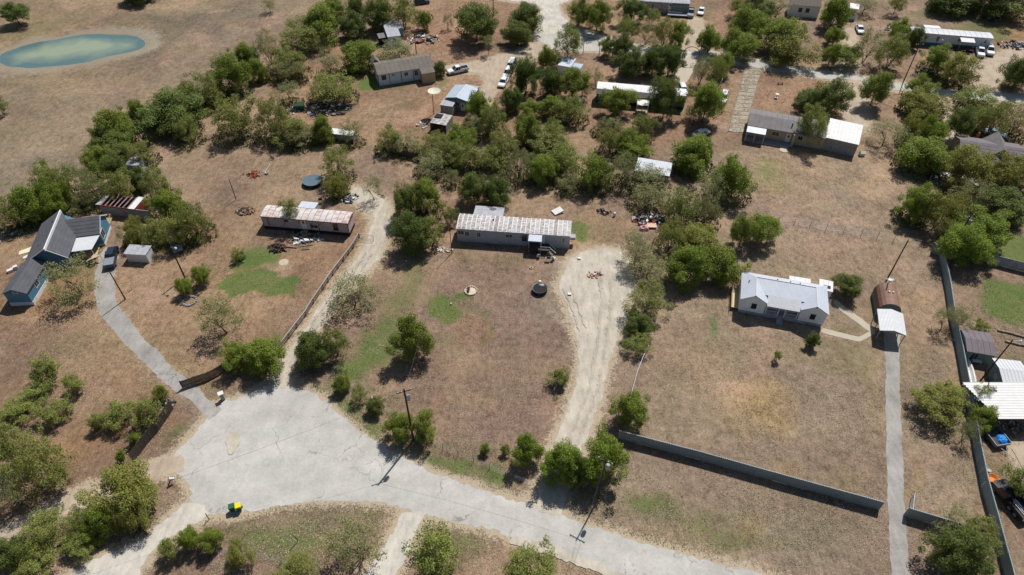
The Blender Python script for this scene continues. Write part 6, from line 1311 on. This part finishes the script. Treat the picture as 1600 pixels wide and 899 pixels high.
def hull(L, W, h):
    b = MB(); n = 10
    for i in range(n+1):
        u = i/n; w_ = W/2*(math.sin(math.pi*min(u*1.6, 1)*.5))**.8*(1 if u < .92 else .9); x = L*(1-u)
        b.v += [(x,-w_,h),(x,-w_*.5,.08),(x,w_*.5,.08),(x,w_,h),(x,w_*.7,h-.06),(x,w_*.35,.2),(x,-w_*.35,.2),(x,-w_*.7,h-.06)]
    for i in range(n):
        for j in range(8): b.f.append((i*8+j,i*8+(j+1) % 8,(i+1)*8+(j+1) % 8,(i+1)*8+j)); b.m.append(0)
    b.f.append(tuple(n*8+j for j in range(8))); b.m.append(0); return b
a, b_ = G(1516,600), G(1507,560); yw = math.atan2(b_[1]-a[1], b_[0]-a[0]); o = hull(math.dist(a, b_), 1.3, .7).build('boat', m_plainwhite, None, a, yw); tag(o, 'long narrow white boat parked along the teal fence', 'boat')
def table(label, px, w_, d, h, m, rz=0):
    r = empty('table', G(*px), rz, label, 'table'); MB().box(-w_/2,w_/2,-d/2,d/2,h-.06,h).build('tabletop', m, r)
    me = MB().tube((0,0,0),(0,0,h-.06),.03,n=4).mesh('leg', m)
    for x in (-w_/2+.08, w_/2-.08):
        for y in (-d/2+.08, d/2-.08): link('leg', me, r, (x,y,0))
table('white folding table below the grey-brown garden shed', (1523,568), 1.4, .8, .75, m_plainwhite, R_(-12))
simple('teal_barrel', 'teal covered grill standing by the ribbed carport', 'barrel', (1527,612), MB().lathe([(0,1.1),(.3,1.05),(.4,.7),(.4,.1),(.35,0),(0,0)], 14), m_wallteal)
r = empty('dumpster', G(469,171), R_(5), 'green dumpster beside the brush in the upper left yard', 'dumpster'); MB().hexa([(-1,-.6,.1),(1,-.6,.1),(1,.6,.1),(-1,.6,.1)], [(-1.1,-.8,1.3),(1.1,-.8,1.3),(1.1,.7,1.5),(-1.1,.7,1.5)]).build('container', m_green, r); MB().slab([(-1.15,-.85,1.36),(1.15,-.85,1.36),(1.15,.75,1.56),(-1.15,.75,1.56)], .05).build('lid', mat('dark_green_lid', srgb(28,60,42), .5, .05), r)
def grill(label, px, rz=0):
    r = empty('barbecue_grill', G(*px), rz, label, 'grill'); MB().tube((-.35,0,.85),(.35,0,.85),.25,n=12).build('barrel', m_black, r)
    b = MB()
    for x in (-.3,.3):
        for y in (-.2,.2): b.tube((x,y,0),(x,y*.6,.75),.025,n=4)
    b.build('leg', m_steel, r); MB().box(-.55,-.36,-.2,.2,.8,.83).build('shelf', m_steel, r)
grill('small black barbecue grill left of the junk behind the red-trimmed trailer', (501.5,317)); grill('black barbecue grill in front of the central trailer steps', (857,408))
grill('black grill just off the right end of the trampoline lot steps', (852,409)) if 0 else None
def chairlike(label, px, m, rz=0):
    r = empty('lawn_chair', G(*px), rz, label, 'chair'); MB().box(-.28,.28,-.28,.28,.4,.46).build('seat', m, r); MB().hexa([(-.28,.24,.46),(.28,.24,.46),(.28,.3,.46),(-.28,.3,.46)], [(-.26,.36,1.0),(.26,.36,1.0),(.26,.41,1.0),(-.26,.41,1.0)]).build('backrest', m, r)
    me = MB().box(-.03,.03,-.03,.03,0,.4).mesh('leg', m)
    for x in (-.22,.22):
        for y in (-.22,.22): link('leg', me, r, (x,y,0))
chairlike('pale lawn chair below the deck of the central trailer', (841,402), m_skirt, R_(200)); chairlike('white lawn chair right of the barbecue below the trailer steps', (865,406), m_plainwhite, R_(150))
simple('tire', 'old tyre lying in front of the central trailer', 'tyre', (830,419), MB().lathe([(.2,.02),(.32,0),(.36,.1),(.32,.2),(.2,.18),(.2,.02)], 16), m_stone)
simple('chimney_cap', 'small white box on bare soil right of the central trailer', 'box', (905,405), MB().box(-.25,.25,-.2,.2,0,.3), m_plainwhite)
simple('cooler', 'white cooler lying on the gravel below the lot trampoline', 'cooler', (890,461), MB().box(-.3,.3,-.2,.2,0,.3), m_plainwhite)
simple('propane_tank', 'short white tank standing right of the junk behind the central trailer', 'tank', (960,338), MB().lathe([(0,.9),(.2,.85),(.25,.7),(.25,.05),(0,0)], 12), m_plainwhite)
simple('white_pipe_stub', 'white pipe stub in the middle of the small green lawn patch', 'pipe', (705,476), MB().lathe([(0,.35),(.12,.35),(.12,0),(0,0)], 10), m_plainwhite)
simple('yard_post', 'short white post by the junction of the winding driveway', 'post', (207,452), MB().box(-.06,.06,-.06,.06,0,1.3), m_plainwhite)
simple('road_post', 'thin leaning roadside post on the green verge at bottom', 'post', (466,846), MB().tube((0,0,0),(-.15,-.1,1.9),.06,n=5), m_darkwood)
simple('yard_post', 'short dark marker post at the bottom road junction', 'post', (327,812), MB().tube((0,0,0),(0,0,1.6),.06,n=5), m_pole)
simple('birdbath', 'white pedestal birdbath in the yard above the weathered shingle house', 'birdbath', (1213,153), MB().lathe([(0,0),(.3,.02),(.1,.1),(.1,.8),(.45,1.0),(.45,1.05),(0,.95)], 12), m_plainwhite)
simple('bench', 'small dark bench in the yard beside the far street', 'bench', (1219,132), MB().box(-.7,.7,-.2,.2,.4,.46).box(-.6,-.5,-.2,.2,0,.4).box(.5,.6,-.2,.2,0,.4), m_darkwood)
simple('post', 'short orange post under the trees above the right edge house', 'post', (1526,216), MB().box(-.2,.2,-.2,.2,0,1.5), mat('terracotta', srgb(190,120,86), .8, .1))
for i, (x, y, lb) in enumerate([(1199,150,'left curved pale swing frame above the weathered house'),(1221,163,'right curved pale swing frame above the weathered house')]):
    b = MB()
    for k in range(6): b.tube((.5*math.sin(k*.35),0,k*.3),(.5*math.sin((k+1)*.35),0,(k+1)*.3),.05,n=4)
    simple('swing_frame', lb, 'frame', (x,y), b, m_tan)
simple('plywood_sheet', 'large pale sheet lying beside the left wall of the blue house', 'sheet', (40,393), MB().slab([(-1.2,-.5,.1),(1.0,-.7,.1),(1.2,.7,.1),(-.9,.6,.1)], .07), mat('cream_sheet', srgb(222,212,184,.9), .7, .06), 0, R_(35))
simple('plywood_sheet', 'smaller white sheet below the large pale one by the blue house', 'sheet', (41,402), MB().slab([(-.5,-.3,.1),(.5,-.3,.1),(.5,.4,.1),(-.5,.3,.1)], .07), m_plainwhite, 0, R_(40))
simple('boxed_furniture', 'white patio furniture heap left of the blue annex', 'furniture', (21,423), MB().box(-.9,.1,-.3,.3,0,.5).box(.2,.9,-.2,.4,0,.7).box(-.2,.3,.3,.7,.0,.3), m_plainwhite, 0, R_(40))
simple('fallen_canopy', 'collapsed beige canopy beside the porch of the blue house', 'canopy', (150,409), MB().slab([(-1.3,-.9,.7),(.2,-1,1.5),(1.3,.3,1.3),(-.3,.8,1.2)], .05).tube((-1.2,-.8,0),(-1.2,-.8,.7),.04,n=4).tube((1.2,.2,0),(1.2,.2,1.25),.04,n=4).tube((0,-1,0),(0,-1,1.4),.04,n=4), m_tan)
simple('tv_antenna', 'fallen white antenna mast beside the rusty sheet heap', 'antenna', (414,270), MB().tube((0,0,.1),(.6,2.4,.5),.05,n=5).tube((-.6,.2,.1),(.6,-.1,.1),.04,n=4), m_plainwhite)
simple('tub', 'white round tub beside the rusty sheet heap', 'tub', (417.5,271.5), MB().lathe([(0,.1),(.3,.1),(.36,.42),(.4,.42),(.33,0),(0,0)], 14), m_plainwhite)
simple('ridge_sheet', 'long curved white roofing strip in front of the red-trimmed trailer', 'sheet', (471,376), MB().slab([(-1.9,.9,.2),(-1.4,.3,.25),(0,-.35,.2),(1.9,-.45,.1),(1.9,-.15,.1),(0,0,.2),(-1.2,.7,.25),(-1.7,1.2,.2)], .05), m_plainwhite)
simple('ridge_sheet', 'short pale blue roofing sheet in front of the red-trimmed trailer', 'sheet', (498,375), MB().slab([(-.9,.3,.1),(.0,-.5,.15),(1.2,-.1,.1),(.2,.5,.15)], .05), m_lilacroof)
for lb, A, B, rr in [('longest weathered log below the red-trimmed trailer',(444,386),(464,388),.14),('thin brown log right of the weathered one below the red-trimmed trailer',(468,386),(490,383),.09),('upper short log near the brush below the red-trimmed trailer',(452,380),(464,379),.12),('dark plank lying nearest the lawn below the red-trimmed trailer',(470,391),(484,390),.10)]:
    a, b_ = G(*A), G(*B); tag(MB().tube((0,0,rr),(b_[0]-a[0],b_[1]-a[1],rr*1.1),rr,rr*.8,n=7).build('log', m_wood, None, (*a,0)), lb, 'log')
for k, (x, y) in enumerate([(1398,48),(1386,47)]): simple('propane_tank', ['right','left'][k]+' of two white tanks behind the post fence at upper right', 'tank', (x,y), MB().tube((-.7,0,.5),(.7,0,.5),.38,n=10), m_plainwhite)
simple('dog_house', 'small white box structure beside the white-roofed barn corner', 'kennel', (1346,243), MB().box(-.5,.5,-.4,.4,0,.7).prism_x([(-.5,.7),(.5,.7),(0,1.1)],-.55,.55), m_plainwhite)
# palm-like yucca in front of the shingle-roofed trailer is among the trees
# raised border walls right edge
for lb, A, B in [('rear one of two timber garden borders above the workshop',(1558,517),(1610,530)),('front one of two timber garden borders above the workshop',(1570,534),(1612,544))]:
    a, b_ = G(*A), G(*B); r = empty('timber_border', a, math.atan2(b_[1]-a[1], b_[0]-a[0]), lb, 'border')
    me = MB().box(0,1.1,-.12,.12,0,.3).mesh('timber', m_wood)
    for i in range(int(math.dist(a, b_)/1.15)): link('timber', me, r, (i*1.15,rng.uniform(-.05,.05),0), rng.uniform(-.04,.04))
def heap(name, label, px, R, n, mats, seed, hmax=.6, flat=False, cat='junk', dark=True):
    """a heap of scrap nobody could count: boxes, sheets, tubes and rims thrown together"""
    rr = random.Random(seed); b = MB()
    for i in range(n):
        b.cur = rr.randrange(len(mats)); a = rr.random()*6.28; d = R*rr.random()**.6; x, y = math.cos(a)*d, math.sin(a)*d*.6; z = rr.random()*hmax*(1-d/R*.7)
        s = rr.uniform(.12,.5)*(R/2)**.5; t = rr.random(); q = rr.random()*3.14; c, sn = math.cos(q)*s, math.sin(q)*s; w_ = rr.uniform(.2,.8)
        if t < .45: b.hexa([(x-c,y-sn,0),(x+sn*w_,y-c*w_,0),(x+c,y+sn,0),(x-sn*w_,y+c*w_,0)], [(x-c,y-sn,z+.15),(x+sn*w_,y-c*w_,z+.1),(x+c,y+sn,z+.25),(x-sn*w_,y+c*w_,z+.2)])
        elif t < .75: b.slab([(x-c,y-sn,z),(x+sn*w_,y-c*w_,z+rr.uniform(0,.3)),(x+c,y+sn,z+.1),(x-sn*w_,y+c*w_,z+rr.uniform(0,.4))], .04)
        else: b.tube((x-c,y-sn,z),(x+c,y+sn,z+rr.uniform(-.05,.4)+.05),rr.uniform(.03,.09),n=6)
    p = G(*px); return tag(b.build(name, mats, None, (p[0],p[1],0)), label, cat, kind='stuff')
JW = [m_plainwhite, m_black, m_steel, m_wood]; JD = [m_black, m_dark, m_steel, m_plainwhite, m_rust]
heap('junk_heap', 'dark tarpaulin-covered junk heap behind the central trailer', (943,332), 1.6, 34, [m_black,m_dark,m_steel,m_rust,m_wood], 1, .8)
heap('junk_heap', 'black and white junk heap at the back right corner of the central lot', (1013,345), 3.2, 110, [m_black,m_dark,m_plainwhite,m_steel,m_rust,m_black], 2, 1.0)
p = G(1006,358); tag(blob(9,1.0,.8,.9,7).build('pink_mattress', mat('pink_cloth', srgb(206,156,158,.85), .9, .15), None, (p[0],p[1],0)), 'crumpled pink bedding beside the corner junk heap', 'bedding'); p = G(1018,355); tag(MB().slab([(-.9,-.6,.5),(.9,-.6,.4),(.9,.6,.5),(-.9,.6,.6)],.2).build('pale_sofa', mat('peach_cloth', srgb(222,190,162,.85), .9, .12), None, (p[0],p[1],0)), 'pale peach cushion beside the pink bedding', 'cushion')
heap('junk_heap', 'scattered white and rusty scrap on the pale gravel', (930,430), 1.5, 30, [m_plainwhite,m_steel,m_rust,m_orange,m_black], 3, .35)
heap('junk_heap', 'rusty red sheet metal heap in the mown lot', (396,273), 2.2, 40, [m_rust,m_rust,m_rust,m_wood], 4, .35)
heap('brush_heap', 'brown brush heap in the mown lot above the red-trimmed trailer', (384,331), 2.0, 90, [m_wood,mat('dry_twig', srgb(150,112,88,.8), .9, .2),m_darkwood], 5, .6, cat='brush')
heap('junk_heap', 'dark machinery and white cart row behind the red-trimmed trailer', (546,311), 2.6, 60, [m_black,m_dark,m_black,m_plainwhite,m_steel], 6, .6)
heap('brush_heap', 'dark tangled brush and timber heap below the red-trimmed trailer', (434,389), 2.0, 110, [m_darkwood,m_pole,m_dark,mat('dry_twig', srgb(150,112,88,.8), .9, .2)], 7, .7, cat='brush')
heap('junk_heap', 'loose debris under the front wall of the red-trimmed trailer', (478,372), 3.4, 60, [m_wood,m_darkwood,m_skirt,m_dark,m_plainwhite], 8, .25)
heap('rubble_heap', 'white rubble at the left front corner of the central trailer', (694,391), 1.7, 40, [m_stone,m_plainwhite,m_stone], 9, .15, cat='rubble')
heap('junk_heap', 'red and white scrap heap right of the end-on trailer', (662,63), 5.0, 90, [m_plainwhite,m_rust,m_dark,m_wood,m_skirt], 10, .9)
heap('brush_heap', 'grey cut brush below the big bush in the upper left yard', (512,170), 5.6, 300, [m_darkwood,m_darkwood,m_block,m_dark], 11, .6, cat='brush')
heap('junk_heap', 'white and black scrap beside the green dumpster', (452,174), 2.5, 40, JW, 12, .5)
heap('junk_heap', 'pale junk pile on the grass at the upper right', (1549,30), 2.6, 50, [m_stone,m_skirt,m_darkwood,m_dark], 13, .8)
heap('junk_heap', 'dark junk pile with white sheets at the upper right edge', (1584,72), 4.2, 90, [m_black,m_dark,m_plainwhite,m_rust,m_skirt], 14, 1.0)
heap('junk_heap', 'white and black machine parts under the tree by the far street', (1447,114), 2.4, 44, [m_plainwhite,m_black,m_dark], 15, .8)
heap('junk_heap', 'cluttered tools and pots between the teal fence and the ribbed carport', (1534,632), 2.4, 60, [m_wallteal,m_plainwhite,m_black,m_wood,m_steel], 16, .7)
heap('junk_heap', 'dark clutter along the left wall of the garden shed', (1506,536), 1.6, 36, [m_black,m_plainwhite,m_steel,m_green], 17, .6)
heap('junk_heap', 'pale rubbish scattered left of the open-fronted shed', (664,196), 2.2, 36, [m_plainwhite,m_wood2,m_stone], 18, .3)
heap('junk_heap', 'clutter in the shade under the ribbed carport', (1580,668), 2.0, 30, [m_blue_metal,m_black,m_steel], 19, .6)
heap('junk_heap', 'white sheets lying under trees left of the blue house', (8,370), 3.4, 40, [m_plainwhite,m_skirt,m_wood], 20, .3)
heap('junk_heap', 'broken boards and sheets at the right end of the red-raftered ruin', (224,322), 2.0, 30, [m_wood2,m_plainwhite,m_wood], 21, .7)
heap('rubble_heap', 'scattered pale stones under the trees right of the black van', (1500,285), 6.0, 90, [m_stone,m_plainwhite,m_block], 22, .2, cat='rubble')
heap('junk_heap', 'fence debris around the post left of the cul-de-sac', (250,632), 2.2, 60, [m_darkwood,m_wood,m_dark], 24, .6)
heap('junk_heap', 'clothes and boxes in front of the blue house porch', (140,392), 1.3, 26, [m_tan,m_plainwhite,m_dark,m_wood], 25, .6)
heap('junk_heap', 'white machinery beside the teal trailer drive', (878,110), 2.0, 30, [m_plainwhite,m_dark,m_steel], 26, .6)

# poured slabs of the long drive, laid in two columns with open joints
base = [o for o in bpy.data.objects if o.name.startswith('driveway') and o.type == 'MESH' and o.data.materials and o.data.materials[0].name == 'stained_concrete'][0]
m_slab = mat('poured_slab', srgb(176,166,146,.82), .9, .2, .9, 5, dirt=srgb(112,100,84), dirt_amt=.55, rnd=.14)
c00, c10, c11, c01 = G(1138,206), G(1162,208), G(1190,107), G(1165,106); z0 = .06; NR = 17
def bl(u, v): return ((c00[0]*(1-u)+c10[0]*u)*(1-v)+(c01[0]*(1-u)+c11[0]*u)*v, (c00[1]*(1-u)+c10[1]*u)*(1-v)+(c01[1]*(1-u)+c11[1]*u)*v)
for i in range(NR):
    for j in range(2):
        g_ = .012; q = [bl(j/2+g_, (i+.04)/NR), bl((j+1)/2-g_, (i+.04)/NR), bl((j+1)/2-g_, (i+.96)/NR), bl(j/2+g_, (i+.96)/NR)]; cx = sum(p[0] for p in q)/4; cy = sum(p[1] for p in q)/4
        zz = rng.uniform(0, .02); MB().hexa([(p[0]-cx, p[1]-cy, 0) for p in q], [(p[0]-cx, p[1]-cy, .04+zz) for p in q]).build('slab', m_slab, base, (cx, cy, z0), rng.uniform(-.01, .01))
